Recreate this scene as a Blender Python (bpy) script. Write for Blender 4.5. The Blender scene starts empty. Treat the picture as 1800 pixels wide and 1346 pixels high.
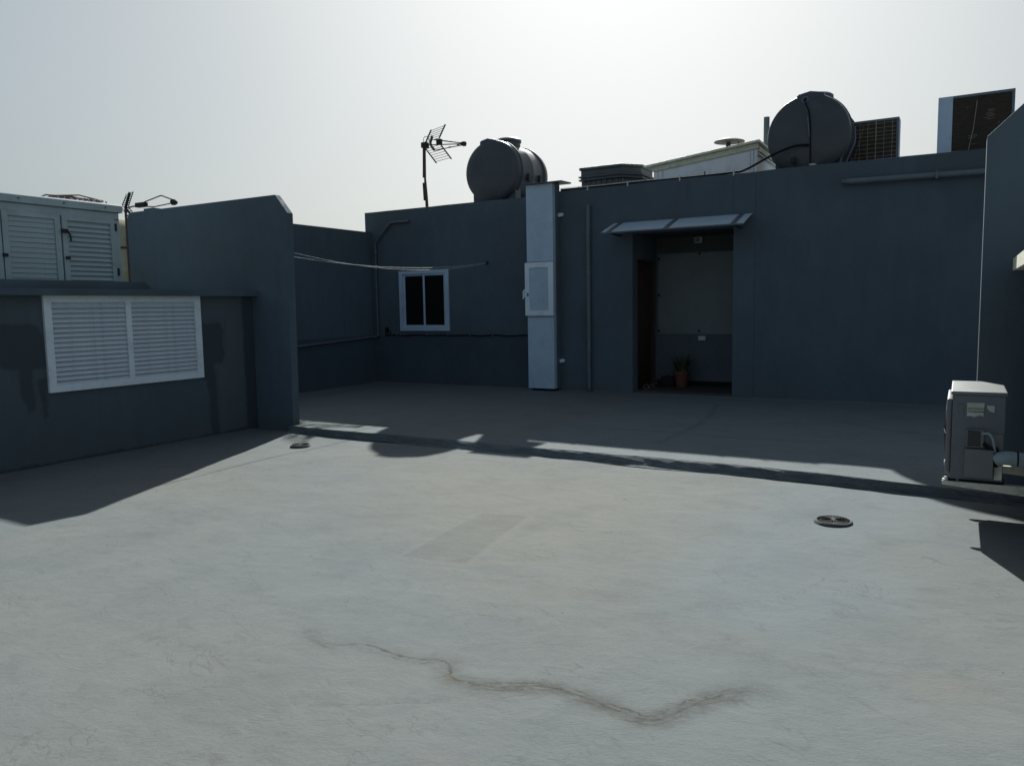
import bpy, bmesh, math, random
import numpy as np
from mathutils import Vector, Matrix
random.seed(7)
C = bpy.context.scene.collection
scene = bpy.context.scene

# ---------------------------------------------------------------- camera, sky, sun, exposure
cam_data = bpy.data.cameras.new('camera')
cam = bpy.data.objects.new('camera', cam_data); C.objects.link(cam)
YAW, PITCH, ROLL = -0.52638, -0.09744, -0.01704
cam_data.sensor_width = 36.0; cam_data.lens = 27.157
cam_data.clip_start = 0.05; cam_data.clip_end = 3000
_f = Vector((math.sin(YAW)*math.cos(PITCH), math.cos(YAW)*math.cos(PITCH), math.sin(PITCH)))
_r = Vector((math.cos(YAW), -math.sin(YAW), 0)); _u = _r.cross(_f)
_r2 = _r*math.cos(ROLL)+_u*math.sin(ROLL); _u2 = -_r*math.sin(ROLL)+_u*math.cos(ROLL)
cam.matrix_world = Matrix(((_r2.x,_u2.x,-_f.x,0),(_r2.y,_u2.y,-_f.y,0),(_r2.z,_u2.z,-_f.z,1.55),(0,0,0,1)))
scene.camera = cam

SUN_AZ = math.radians(-22.4)      # from +Y, towards -X
SUN_EL = math.radians(33.8)
sun_dir = Vector((math.sin(SUN_AZ)*math.cos(SUN_EL), math.cos(SUN_AZ)*math.cos(SUN_EL), math.sin(SUN_EL)))
world = bpy.data.worlds.new('World'); scene.world = world; world.use_nodes = True
wn = world.node_tree.nodes; wl = world.node_tree.links
bg = wn['Background']
sky = wn.new('ShaderNodeTexSky'); sky.sky_type = 'NISHITA'; sky.sun_disc = False
sky.sun_elevation = SUN_EL; sky.sun_rotation = SUN_AZ
sky.altitude = 30; sky.air_density = 1.0; sky.dust_density = 4.0; sky.ozone_density = 2.0
# thin high haze: the whole dome is paler, less yellow and less steep in brightness than clear air
def vm(op, a, b):
    o = wn.new('ShaderNodeVectorMath'); o.operation = op
    for i, x in enumerate((a, b)):
        if isinstance(x, tuple): o.inputs[i].default_value = x
        else: wl.new(x, o.inputs[i])
    return o.outputs[0]
hs_ = wn.new('ShaderNodeHueSaturation'); wl.new(sky.outputs[0], hs_.inputs['Color']); hs_.inputs['Saturation'].default_value = .62
tint = vm('MULTIPLY', hs_.outputs[0], (.86, 1.0, 1.045))
soft = vm('DIVIDE', tint, vm('ADD', vm('MULTIPLY', tint, (.10, .10, .10)), (1, 1, 1)))
wl.new(soft, bg.inputs[0]); bg.inputs[1].default_value = 0.085
sd = bpy.data.lights.new('sun', 'SUN'); sd.energy = 5.0; sd.angle = math.radians(0.6); sd.color = (.985, 1.0, .945)
sun = bpy.data.objects.new('sun', sd); C.objects.link(sun)
sun.rotation_euler = (-sun_dir).to_track_quat('-Z', 'Y').to_euler()
scene.view_settings.view_transform = 'Standard'; scene.view_settings.look = 'None'
scene.view_settings.gamma = 1.0; scene.view_settings.use_curve_mapping = False
scene.view_settings.exposure = 0.62
scene.cycles.max_bounces = 8

# ---------------------------------------------------------------- material helpers
class N:
    def __init__(s, name):
        s.m = bpy.data.materials.new(name); s.m.use_nodes = True
        s.t = s.m.node_tree; s.b = s.t.nodes['Principled BSDF']; s.out = s.t.nodes['Material Output']
        s.co = s.t.nodes.new('ShaderNodeTexCoord')
    def n(s, typ, **kw):
        o = s.t.nodes.new('ShaderNode'+typ)
        for k, v in kw.items(): setattr(o, k, v)
        return o
    def l(s, a, b): s.t.links.new(a, b)
    def put(s, sock, v):
        if isinstance(v, (int, float)): sock.default_value = v
        elif isinstance(v, tuple): sock.default_value = v if len(v) == 4 or len(sock.default_value) == 3 else v+(1,)
        else: s.l(v, sock)
    def coords(s, scale=(1,1,1), rot=(0,0,0)):
        mp = s.n('Mapping'); s.l(s.co.outputs['Object'], mp.inputs[0])
        mp.inputs['Rotation'].default_value = rot
        m2 = s.n('Mapping'); s.l(mp.outputs[0], m2.inputs[0]); m2.inputs['Scale'].default_value = scale
        return m2.outputs[0]
    def noise(s, scale=5, detail=4, rough=.55, sc=(1,1,1), rot=(0,0,0), dist=0):
        o = s.n('TexNoise'); s.l(s.coords(sc, rot), o.inputs['Vector'])
        o.inputs['Scale'].default_value = scale; o.inputs['Detail'].default_value = detail
        o.inputs['Roughness'].default_value = rough; o.inputs['Distortion'].default_value = dist
        return o.outputs['Fac']
    def math(s, op, a, b=0.0, c=None, clamp=False):
        o = s.n('Math', operation=op); o.use_clamp = clamp
        s.put(o.inputs[0], a); s.put(o.inputs[1], b)
        if c is not None: s.put(o.inputs[2], c)
        return o.outputs[0]
    def rng(s, v, a, b, c=0.0, d=1.0, smooth=False):
        o = s.n('MapRange'); o.clamp = True
        if smooth: o.interpolation_type = 'SMOOTHSTEP'
        s.put(o.inputs[0], v)
        for i, x in enumerate((a, b, c, d)): s.put(o.inputs[i+1], x)
        return o.outputs[0]
    def mix(s, f, a, b, mode='MIX'):
        o = s.n('MixRGB'); o.blend_type = mode
        s.put(o.inputs[0], f); s.put(o.inputs[1], a); s.put(o.inputs[2], b)
        return o.outputs[0]
    def attr(s, name):
        o = s.n('Attribute'); o.attribute_name = name; return o.outputs['Fac']
    def bump(s, h, strength=.3, dist=.01, prev=None):
        o = s.n('Bump'); s.put(o.inputs['Height'], h)
        o.inputs['Strength'].default_value = strength; o.inputs['Distance'].default_value = dist
        if prev is not None: s.l(prev, o.inputs['Normal'])
        return o.outputs[0]
    def done(s, col=None, rough=None, normal=None, metal=None, spec=None):
        if col is not None: s.put(s.b.inputs['Base Color'], col)
        if rough is not None: s.put(s.b.inputs['Roughness'], rough)
        if metal is not None: s.put(s.b.inputs['Metallic'], metal)
        if spec is not None: s.b.inputs['Specular IOR Level'].default_value = spec
        if normal is not None: s.l(normal, s.b.inputs['Normal'])
        return s.m

def grainy(name, col, var=.25, scale=6, rough=.6, bump=.15, bscale=60, metal=0, spec=.5, dirt=None, dirtamt=.5, sc=(1,1,1)):
    k = N(name)
    f = k.noise(scale, 5, .6, sc=sc)
    lo = tuple(c*(1-var) for c in col); hi = tuple(min(1, c*(1+var)) for c in col)
    c = k.mix(k.rng(f, .3, .7), lo, hi)
    if dirt:
        g = k.noise(scale*1.7, 6, .7, sc=sc, dist=.4)
        c = k.mix(k.math('MULTIPLY', k.rng(g, .5, .72), dirtamt), c, dirt)
    r = k.math('ADD', k.math('MULTIPLY', k.noise(scale*3), .2), rough-.1)
    return k.done(c, r, k.bump(k.noise(bscale, 3), bump, .004), metal, spec)

def paint_wall(name, base, blue, patch=None, streak=.06, low=False):
    k = N(name)
    base = tuple(q*1.17 for q in base); blue = tuple(q*1.17 for q in blue)
    big = k.noise(.55, 4, .6)
    c = k.mix(k.rng(big, .38, .62), base, blue)
    v = k.noise(1.6, 6, .7, sc=(2.2, 2.2, .55), dist=.4)               # faint roller and rain streaks
    dr_ = k.math('MULTIPLY', k.rng(k.noise(3.3, 5, .65, sc=(3.2, 3.2, .22)), .56, .68), k.rng(k.noise(.9, 3, .5), .42, .62))
    c = k.mix(k.math('MULTIPLY', dr_, .32), c, k.mix(1.0, c, (.66, .70, .74), 'MULTIPLY'))
    c = k.mix(k.rng(v, .3, .7, 0, 1), c, k.mix(1.0, c, (1-streak*2,)*3, 'MULTIPLY'))
    m = k.noise(9, 6, .7)
    c = k.mix(k.math('MULTIPLY', k.rng(m, .35, .75), .3), c, k.mix(1.0, c, (1.35, 1.33, 1.28), 'MULTIPLY'))
    xyz = k.n('SeparateXYZ'); k.l(k.co.outputs['Object'], xyz.inputs[0]); zz_ = k.math('ADD', xyz.outputs['Z'], k.math('MULTIPLY', k.math('SUBTRACT', k.noise(2.4, 5, .7), .5), .7))
    c = k.mix(k.math('MULTIPLY', k.rng(zz_, .42, .12), .28), c, (.12, .13, .128))                  # dust splashed up from the floor
    if low:                                                                                        # older, darker coat below the cable line
        lowf = k.math('MULTIPLY', k.rng(k.math('ADD', xyz.outputs['Z'], k.math('MULTIPLY', k.noise(5, 4), .02)), 1.05, 1.04), k.rng(xyz.outputs['X'], -6.59, -6.61))
        c = k.mix(k.math('MULTIPLY', lowf, .9), c, k.mix(1.0, c, (.70, .72, .75), 'MULTIPLY'))
    rb_ = k.rng(k.noise(.75, 3, .45, sc=(1, 1, .6)), .54, .565)                                     # areas painted over in a second coat
    c = k.mix(k.math('MULTIPLY', rb_, .22), c, k.mix(1.0, c, (.72, .76, .80), 'MULTIPLY'))
    spots = k.rng(k.noise(3.1, 2, .5), .70, .74)
    c = k.mix(k.math('MULTIPLY', spots, .25), c, k.mix(1.0, c, (.7, .75, .8), 'MULTIPLY'))
    if patch:
        for an, pc, amt in patch:
            d = k.attr(an)
            d = k.math('ADD', d, k.math('MULTIPLY', k.math('SUBTRACT', k.noise(7, 7, .78), .5), .11))
            c = k.mix(k.math('MULTIPLY', k.rng(d, .012, -.02), amt), c, pc)
    b = k.bump(k.noise(38, 5, .65), .35, .008)
    b = k.bump(k.noise(5, 4, .6), .25, .03, b)
    return k.done(c, k.rng(m, .3, .7, .72, .9), b, spec=.25)

# ---------------------------------------------------------------- geometry helpers
def obj(name, bm, mat, parent=None, smooth=False, bevel=0, seg=2, **props):
    me = bpy.data.meshes.new(name)
    if bevel:
        bmesh.ops.bevel(bm, geom=[e for e in bm.edges if e.calc_face_angle(0) > .6], offset=bevel, segments=seg, profile=.6, affect='EDGES', clamp_overlap=True)
    bm.to_mesh(me); bm.free(); me.materials.append(mat)
    if smooth:
        for p in me.polygons: p.use_smooth = True
        if smooth != 'all':
            me.set_sharp_from_angle(angle=math.radians(38))
    o = bpy.data.objects.new(name, me); C.objects.link(o)
    if parent: o.parent = parent
    for k, v in props.items(): o[k] = v
    return o
def thing(name, label, cat, group=None):
    o = bpy.data.objects.new(name, None); C.objects.link(o); o['label'] = label; o['category'] = cat
    o.empty_display_size = .1
    if group: o['group'] = group
    return o
def setbase(t, loc):
    """put the Empty at the thing's base, keeping its parts where they are"""
    t.location = loc
    for ch in t.children:
        ch.location = ch.location - Vector(loc)
def tag(o, label, cat, group=None):
    o['label'] = label; o['category'] = cat
    if group: o['group'] = group
    return o
def struct(o): o['kind'] = 'structure'; return o
def B(): return bmesh.new()
def box(bm, x0, x1, y0, y1, z0, z1):
    v = [bm.verts.new(p) for p in ((x0,y0,z0),(x1,y0,z0),(x1,y1,z0),(x0,y1,z0),(x0,y0,z1),(x1,y0,z1),(x1,y1,z1),(x0,y1,z1))]
    for f in ((0,3,2,1),(4,5,6,7),(0,1,5,4),(1,2,6,5),(2,3,7,6),(3,0,4,7)): bm.faces.new([v[i] for i in f])
    return bm
def bx(*a): return box(B(), *a)
def prism(bm, poly, axis, a, b):
    """poly: list of 2D points; axis 'x','y' or 'z' is the extrusion direction"""
    def p3(p, t):
        return {'x': (t, p[0], p[1]), 'y': (p[0], t, p[1]), 'z': (p[0], p[1], t)}[axis]
    v0 = [bm.verts.new(p3(p, a)) for p in poly]; v1 = [bm.verts.new(p3(p, b)) for p in poly]
    n = len(poly)
    bm.faces.new(v0); bm.faces.new(v1[::-1])
    for i in range(n): bm.faces.new((v0[(i+1)%n], v0[i], v1[i], v1[(i+1)%n]))
    bmesh.ops.recalc_face_normals(bm, faces=bm.faces)
    return bm
def tube(bm, pts, r, n=10, caps=True):
    pts = [Vector(p) for p in pts]; rings = []
    rr = r if isinstance(r, (list, tuple)) else [r]*len(pts)
    up = None
    for i, p in enumerate(pts):
        d = (pts[min(i+1, len(pts)-1)]-pts[max(i-1, 0)]).normalized()
        if up is None: up = d.orthogonal().normalized()
        s = d.cross(up).normalized(); up = s.cross(d).normalized()
        rings.append([bm.verts.new(p+(up*math.cos(a)+s*math.sin(a))*rr[i]) for a in [2*math.pi*j/n for j in range(n)]])
    for a, b in zip(rings, rings[1:]):
        for j in range(n): bm.faces.new((a[j], a[(j+1)%n], b[(j+1)%n], b[j]))
    if caps: bm.faces.new(rings[0][::-1]); bm.faces.new(rings[-1])
    bmesh.ops.recalc_face_normals(bm, faces=bm.faces)
    return bm
def lathe(bm, prof, o, axis, n=32):
    """prof: (radius, distance along the axis)"""
    o = Vector(o); ax = Vector(axis).normalized(); u = ax.orthogonal().normalized(); w = ax.cross(u)
    rings = []
    for r, t in prof:
        if r < 1e-5: rings.append([bm.verts.new(o+ax*t)])
        else: rings.append([bm.verts.new(o+ax*t+(u*math.cos(2*math.pi*j/n)+w*math.sin(2*math.pi*j/n))*r) for j in range(n)])
    for a, b in zip(rings, rings[1:]):
        for j in range(n):
            if len(a) == 1 and len(b) == 1: continue
            if len(a) == 1: bm.faces.new((a[0], b[j], b[(j+1)%n]))
            elif len(b) == 1: bm.faces.new((a[j], a[(j+1)%n], b[0]))
            else: bm.faces.new((a[j], a[(j+1)%n], b[(j+1)%n], b[j]))
    bmesh.ops.recalc_face_normals(bm, faces=bm.faces)
    return bm
def curve_pts(pts, n=6):
    """Catmull-Rom through the points"""
    P = [Vector(p) for p in pts]; P = [P[0]*2-P[1]]+P+[P[-1]*2-P[-2]]; out = []
    for i in range(1, len(P)-2):
        for k in range(n):
            t = k/n; a, b, c, d = P[i-1:i+3]
            out.append(.5*((2*b)+(c-a)*t+(2*a-5*b+4*c-d)*t*t+(3*b-a-3*c+d)*t**3))
    out.append(P[-2]); return out

_rs = np.random.RandomState(11); _lat = _rs.rand(256, 256)
def vnoise(x, y, f):
    x = x*f+37.3; y = y*f+91.7
    xi = np.floor(x).astype(int); yi = np.floor(y).astype(int); u = x-xi; v = y-yi
    u = u*u*(3-2*u); v = v*v*(3-2*v)
    g = lambda a, b: _lat[a % 256, b % 256]
    return (g(xi,yi)*(1-u)+g(xi+1,yi)*u)*(1-v)+(g(xi,yi+1)*(1-u)+g(xi+1,yi+1)*u)*v-.5
def seg_dist(x, y, pl, signed=False):
    """distance to a polyline, and the distance run along it at the nearest point"""
    best = np.full(x.shape, 9.0); along = np.zeros(x.shape); run = 0
    for (ax, ay), (bx_, by) in zip(pl, pl[1:]):
        dx, dy = bx_-ax, by-ay; L2 = dx*dx+dy*dy+1e-12
        t = np.clip(((x-ax)*dx+(y-ay)*dy)/L2, 0, 1)
        px = x-(ax+t*dx); py = y-(ay+t*dy); d = np.hypot(px, py)
        if signed: d = d*np.sign(px*dy-py*dx+1e-9)
        m = np.abs(d) < np.abs(best); best = np.where(m, d, best); along = np.where(m, run+t*math.sqrt(L2), along)
        run += math.sqrt(L2)
    return best, along
def poly_sdf(x, y, poly):
    d, _ = seg_dist(x, y, poly+[poly[0]]); inside = np.zeros(x.shape, bool)
    n = len(poly)
    for i in range(n):
        (x1, y1), (x2, y2) = poly[i], poly[(i+1) % n]
        if y1 == y2: continue
        c = ((y1 > y) != (y2 > y)) & (x < (x2-x1)*(y-y1)/(y2-y1)+x1); inside ^= c
    return np.where(inside, -d, d)
def grid(name, us, vs, pos, mat, attrs=None, parent=None, keep=None, flip=False):
    U, V = np.meshgrid(us, vs); nu, nv = len(us), len(vs)
    co = np.stack([a.ravel() for a in pos(U, V)], 1).astype(np.float32)
    idx = np.arange(nu*nv).reshape(nv, nu)
    q = np.stack([idx[:-1,:-1], idx[:-1,1:], idx[1:,1:], idx[1:,:-1]], -1).reshape(-1, 4)
    if keep is not None:
        uc = (us[:-1]+us[1:])/2; vc = (vs[:-1]+vs[1:])/2; k = keep(*np.meshgrid(uc, vc)).ravel(); q = q[k]
    if flip: q = q[:, ::-1]
    me = bpy.data.meshes.new(name)
    me.vertices.add(len(co)); me.vertices.foreach_set('co', co.ravel())
    me.loops.add(q.size); me.loops.foreach_set('vertex_index', np.ascontiguousarray(q).ravel().astype(np.int32))
    me.polygons.add(len(q)); me.polygons.foreach_set('loop_start', (np.arange(len(q))*4).astype(np.int32))
    me.polygons.foreach_set('use_smooth', np.ones(len(q), bool))
    me.update(calc_edges=True); me.validate()
    for an, fn in (attrs or {}).items():
        a = me.attributes.new(an, 'FLOAT', 'POINT'); a.data.foreach_set('value', np.ascontiguousarray(fn(U, V).ravel().astype(np.float32)))
    me.materials.append(mat)
    o = bpy.data.objects.new(name, me); C.objects.link(o)
    if parent: o.parent = parent
    return o

# ---------------------------------------------------------------- materials
def floor_mat(name, terrace=False):
    k = N(name)
    warm, cool = (.155, .162, .155), (.144, .162, .169)
    n1 = k.noise(.38, 3, .5)
    c = k.mix(k.rng(n1, .3, .7), cool, warm)
    bl = k.attr('blue_area'); bl = k.math('ADD', bl, k.math('MULTIPLY', k.math('SUBTRACT', k.noise(2.5, 5, .6), .5), .5))
    c = k.mix(k.math('MULTIPLY', k.rng(bl, .16, -.1), .7), c, (.150, .170, .181))
    wa = k.attr('warm_area'); wa = k.math('ADD', wa, k.math('MULTIPLY', k.math('SUBTRACT', k.noise(2.1, 5, .6), .5), 1.2))
    c = k.mix(k.math('MULTIPLY', k.rng(wa, .5, -.7), .75), c, (.172, .171, .155))
    tl = k.math('ADD', k.attr('smear'), k.math('MULTIPLY', k.math('SUBTRACT', k.noise(4, 6, .75), .5), .16))
    c = k.mix(k.math('MULTIPLY', k.rng(tl, .06, -.01), .5), c, (.075, .088, .10))
    # brush strokes: fine, long ones, running with the long side of the roof
    st = k.noise(7, 6, .68, sc=(.85, 1.5, 1), rot=(0, 0, -.35), dist=.6)
    c = k.mix(k.math('MULTIPLY', k.rng(st, .35, .7), .6), c, k.mix(1.0, c, (1.11, 1.105, 1.10), 'MULTIPLY'))
    st2 = k.noise(26, 5, .7, sc=(.55, 1.35, 1), rot=(0, 0, -.5), dist=1.8)
    c = k.mix(k.math('MULTIPLY', k.rng(st2, .54, .70), k.math('ADD', .2, k.math('MULTIPLY', k.rng(k.noise(1.9, 5, .65), .44, .60), .5))), c, k.mix(1.0, c, (.74, .75, .76), 'MULTIPLY'))
    sc_ = k.rng(k.math('ABSOLUTE', k.math('SUBTRACT', k.noise(1.1, 4, .6, sc=(.6,1.6,1), rot=(0,0,.5), dist=2.5), .5)), .012, .0)     # long scrape lines of the trowel
    c = k.mix(k.math('MULTIPLY', k.math('MULTIPLY', sc_, k.rng(k.noise(3, 4), .5, .62)), .38), c, (.08, .082, .082))
    fs = k.noise(85, 4, .75, sc=(.8, 1.2, 1), rot=(0, 0, -.45), dist=.5)
    mk = k.rng(k.noise(1.3, 5, .65), .40, .62)
    c = k.mix(k.math('MULTIPLY', k.rng(fs, .52, .72), k.math('ADD', .14, k.math('MULTIPLY', mk, .32))), c, k.mix(1.0, c, (.72, .73, .74), 'MULTIPLY'))
    c = k.mix(k.math('MULTIPLY', k.rng(fs, .46, .30), .22), c, k.mix(1.0, c, (1.25, 1.25, 1.24), 'MULTIPLY'))
    sw = k.noise(2.4, 8, .74, sc=(.85, 1.4, 1), rot=(0, 0, -.25), dist=2.2)
    c = k.mix(k.math('MULTIPLY', k.rng(sw, .50, .68), .44), c, k.mix(1.0, c, (.76, .78, .81), 'MULTIPLY'))
    c = k.mix(k.math('MULTIPLY', k.rng(sw, .46, .34), .22), c, k.mix(1.0, c, (1.13, 1.12, 1.10), 'MULTIPLY'))
    cl = k.noise(1.7, 6, .65)
    c = k.mix(k.math('MULTIPLY', k.rng(cl, .47, .66), .6), c, k.mix(1.0, c, (.84, .85, .87), 'MULTIPLY'))
    sp = k.n('TexVoronoi'); k.l(k.coords(), sp.inputs['Vector']); sp.inputs['Scale'].default_value = 4.2
    sp2 = k.n('TexVoronoi'); k.l(k.coords(), sp2.inputs['Vector']); sp2.inputs['Scale'].default_value = 13
    grit = k.math('MULTIPLY', k.rng(sp2.outputs['Distance'], .10, .05), k.rng(k.noise(5, 4, .7), .56, .64))
    c = k.mix(k.math('MULTIPLY', grit, .45), c, (.07, .072, .068))
    spot = k.rng(sp.outputs['Distance'], .032, .016); c = k.mix(k.math('MULTIPLY', spot, .7), c, (.045, .045, .042))
    h = k.math('MULTIPLY', st, .5)
    pt = k.attr('patch'); pj = k.math('ADD', pt, k.math('MULTIPLY', k.math('SUBTRACT', k.noise(14, 4, .6), .5), .03))
    c = k.mix(k.math('MULTIPLY', k.rng(pj, .01, -.015), .75), c, k.mix(1.0, c, (.87, .865, .86), 'MULTIPLY'))
    edge = k.rng(k.math('ABSOLUTE', k.math('SUBTRACT', pj, .02)), .03, .0)
    c = k.mix(k.math('MULTIPLY', edge, .3), c, (.18, .178, .167))
    # main crack: soft brown dirt, two dark wandering lines, a raised lip
    d = k.attr('crack'); s = k.attr('crack_run')
    near = k.math('MULTIPLY', k.rng(k.attr('crack_abs'), .11, .06), k.rng(s, CRACK_LEN-.02, CRACK_LEN-.22))
    w1 = k.math('ADD', k.math('MULTIPLY', k.math('SUBTRACT', k.noise(6, 3, .55), .5), .06), k.math('MULTIPLY', k.math('SUBTRACT', k.noise(32, 5, .7), .5), .030))
    w2 = k.math('MULTIPLY', k.math('SUBTRACT', k.noise(5, 6, .72, rot=(0, 0, 1)), .5), .13)
    d1 = k.math('ABSOLUTE', k.math('ADD', d, w1)); d2 = k.math('ABSOLUTE', k.math('ADD', k.math('ADD', d, w2), .026))
    fade = k.math('MULTIPLY', k.rng(s, 0, .35), near); half = k.math('MULTIPLY', k.rng(s, .75, 1.15), near); d3 = k.math('ABSOLUTE', k.math('ADD', k.math('SUBTRACT', d, w2), -.022))
    soft = k.math('MULTIPLY', k.rng(k.math('ADD', k.attr('crack_abs'), w2), .115, .0, smooth=True), k.rng(k.noise(20, 7, .85, sc=(.6,1.3,1), rot=(0,0,-.4)), .30, .66))
    c = k.mix(k.math('MULTIPLY', k.math('MULTIPLY', soft, 1.15), k.math('ADD', k.math('MULTIPLY', half, .6), .3)), c, (.068, .067, .062))
    l1 = k.math('MULTIPLY', k.math('MULTIPLY', k.rng(d1, .012, .0), fade), k.rng(k.noise(14, 6, .75), .36, .62, .1, 1))
    l2 = k.math('MULTIPLY', k.math('MULTIPLY', k.rng(d2, .011, .0), half), k.rng(k.noise(8, 3, .7), .42, .6))
    c = k.mix(k.math('MULTIPLY', l1, .85), c, (.05, .046, .039)); c = k.mix(k.math('MULTIPLY', l2, .7), c, (.045, .04, .034))
    l3 = k.math('MULTIPLY', k.math('MULTIPLY', k.rng(d3, .010, .0), near), k.rng(k.noise(7, 4, .7, rot=(0, 0, 2)), .45, .6)); c = k.mix(k.math('MULTIPLY', l3, .55), c, (.055, .05, .043))
    br = k.math('MULTIPLY', k.rng(k.math('ABSOLUTE', k.math('SUBTRACT', s, .93)), .06, .0), k.rng(k.math('ABSOLUTE', d), .03, .0))
    c = k.mix(k.math('MULTIPLY', br, .7), c, (.13, .105, .07))
    # thin secondary lines
    m = k.math('ADD', k.math('ABSOLUTE', k.attr('minor')), k.math('MULTIPLY', k.math('ABSOLUTE', k.math('SUBTRACT', k.noise(17, 5, .7), .5)), .05))
    ml = k.math('MULTIPLY', k.rng(m, .010, .001), k.rng(k.noise(3.3, 4, .7), .34, .58))
    c = k.mix(k.math('MULTIPLY', ml, .5), c, (.06, .06, .058))
    sm = k.math('MULTIPLY', k.rng(m, .10, .0, smooth=True), k.rng(k.noise(11, 6, .75), .48, .7))
    c = k.mix(k.math('MULTIPLY', sm, .3), c, (.07, .07, .068))
    pk = k.attr('pink'); c = k.mix(k.math('MULTIPLY', k.rng(k.math('ADD', pk, k.math('MULTIPLY', k.noise(3, 4, .6), .25)), .42, .1), .3), c, (.185, .145, .12))
    b = k.bump(k.math('SUBTRACT', k.math('ADD', k.math('MULTIPLY', fs, .75), k.math('MULTIPLY', st2, k.math('ADD', .3, mk))), k.math('MULTIPLY', k.math('ADD', l1, l2), .5)), .48, .005)
    b = k.bump(st, .30, .010, b)
    b = k.bump(sw, .16, .012, b)
    
    return k.done(c, k.rng(st, .3, .7, .86, .96), b, spec=.08)
M = {}
CRACK_LEN = 2.43
M['floor'] = floor_mat('roof_coating')
M['step'] = (lambda k: k.done(k.mix(k.rng(k.noise(5, 7, .8, sc=(.6, 3, 3), dist=1.2), .44, .60), (.088, .108, .122), (.155, .172, .178)), .85,
             k.bump(k.noise(22, 6, .75, sc=(.4, 1.5, 1.5)), .9, .02), spec=.2))(N('step_coating'))
M['wallW'] = paint_wall('back_wall_paint', (.071, .090, .106), (.078, .108, .136), low=True)
M['wallP'] = paint_wall('pier_wall_paint', (.066, .086, .102), (.078, .110, .142))
M['wallL'] = paint_wall('block_wall_paint', (.070, .092, .105), (.070, .094, .112),
    patch=[('patch_dark', (.040, .052, .060), .68), ('patch_light', (.094, .118, .130), .75), ('patch_low', (.036, .047, .056), .75)])
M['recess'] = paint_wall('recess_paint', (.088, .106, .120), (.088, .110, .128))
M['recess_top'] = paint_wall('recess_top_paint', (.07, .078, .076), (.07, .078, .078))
M['board'] = grainy('pale_board', (.155, .180, .188), .12, 2, .6, .1)
M['white'] = grainy('white_metal', (.70, .79, .85), .05, 3, .38, .04, 90, spec=.5, dirt=(.30, .32, .32), dirtamt=.35)
M['cabinet'] = grainy('white_cabinet_enamel', (.42, .54, .67), .05, 2, .35, .04, 70, dirt=(.26, .3, .33), dirtamt=.35)
M['slat'] = grainy('slat_enamel', (.60, .67, .73), .08, 5, .45, .05, 90, dirt=(.2, .21, .21), dirtamt=.5)
M['shed_white'] = grainy('shed_white', (.80, .82, .86), .05, 3, .5, .05, dirt=(.5, .5, .48), dirtamt=.4)
M['old_white'] = grainy('old_white_enamel', (.36, .445, .46), .1, 4, .5, .08, 60, dirt=(.25, .28, .27), dirtamt=.6)
M['cream'] = grainy('cream_metal', (.68, .67, .53), .08, 4, .5, .08, dirt=(.25, .22, .15), dirtamt=.5)
M['beige'] = grainy('beige_plastic', (.42, .38, .26), .12, 3, .6, .1, dirt=(.2, .17, .1), dirtamt=.4)
M['tank'] = grainy('dark_tank_plastic', (.055, .066, .076), .15, 2.5, .42, .12, 25, spec=.4, dirt=(.10, .11, .12), dirtamt=.3)
M['band'] = grainy('tank_band', (.035, .030, .032), .2, 6, .6, .1)
M['dark_plastic'] = grainy('dark_plastic', (.07, .08, .09), .2, 5, .5, .12, dirt=(.09, .10, .10), dirtamt=.5)
M['black'] = grainy('black_rubber', (.012, .014, .016), .3, 8, .9, .1, spec=.15)
M['dark_metal'] = grainy('dark_metal', (.03, .032, .035), .3, 12, .75, .1, metal=.1, spec=.3)
M['rust'] = grainy('rusty_mast', (.075, .05, .045), .35, 14, .75, .3, dirt=(.12, .055, .03), dirtamt=.7)
M['red'] = grainy('faded_red_plastic', (.14, .085, .085), .2, 9, .7, .15)
M['green_plastic'] = grainy('green_plastic', (.015, .07, .06), .2, 9, .5, .1)
M['pipe'] = grainy('painted_pipe', (.085, .105, .12), .12, 6, .5, .08)
M['pipe_light'] = grainy('painted_pipe_light', (.105, .135, .155), .12, 6, .5, .08)
M['ac'] = grainy('unit_enamel', (.125, .14, .165), .08, 4, .5, .06, 80, dirt=(.12, .12, .12), dirtamt=.4)
M['ac_top'] = grainy('unit_lid_enamel', (.145, .152, .156), .07, 3, .5, .05, dirt=(.15, .14, .12), dirtamt=.5, sc=(8, 1, 1))
M['ac_cover'] = grainy('unit_cover_enamel', (.15, .16, .17), .08, 4, .5, .06)
M['frame_blue'] = grainy('unit_frame_blue', (.12, .16, .21), .12, 4, .5, .06, dirt=(.06, .07, .08), dirtamt=.5)
M['coil'] = grainy('coil_fins', (.034, .024, .016), .5, 9, .7, .4, 120, sc=(1, 1, 4), dirt=(.05, .04, .03), dirtamt=.6)
M['wire'] = grainy('guard_wire', (.27, .22, .16), .2, 8, .6, .05)
M['line'] = grainy('white_cord', (.50, .52, .52), .05, 8, .6, .05)
M['label'] = grainy('paper_label', (.42, .44, .42), .1, 12, .7, .03)
M['label_band'] = grainy('label_print', (.30, .27, .16), .2, 30, .7, .03)
M['wrap'] = grainy('pipe_wrap', (.26, .32, .35), .12, 9, .6, .2, 40, dirt=(.2, .22, .22), dirtamt=.5)
M['bracket'] = grainy('galvanised_bracket', (.66, .64, .53), .12, 8, .6, .1, dirt=(.16, .13, .09), dirtamt=.5)
M['wood'] = (lambda k: k.done(k.mix(k.rng(k.noise(3, 6, .6, sc=(6, 6, .6), dist=.6), .3, .7), (.028, .012, .008), (.065, .026, .012)), .45,
             k.bump(k.noise(6, 5, .6, sc=(6, 6, .6)), .2, .004)))(N('door_wood'))
M['tile'] = grainy('threshold_tile', (.05, .042, .038), .2, 5, .5, .05)
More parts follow.
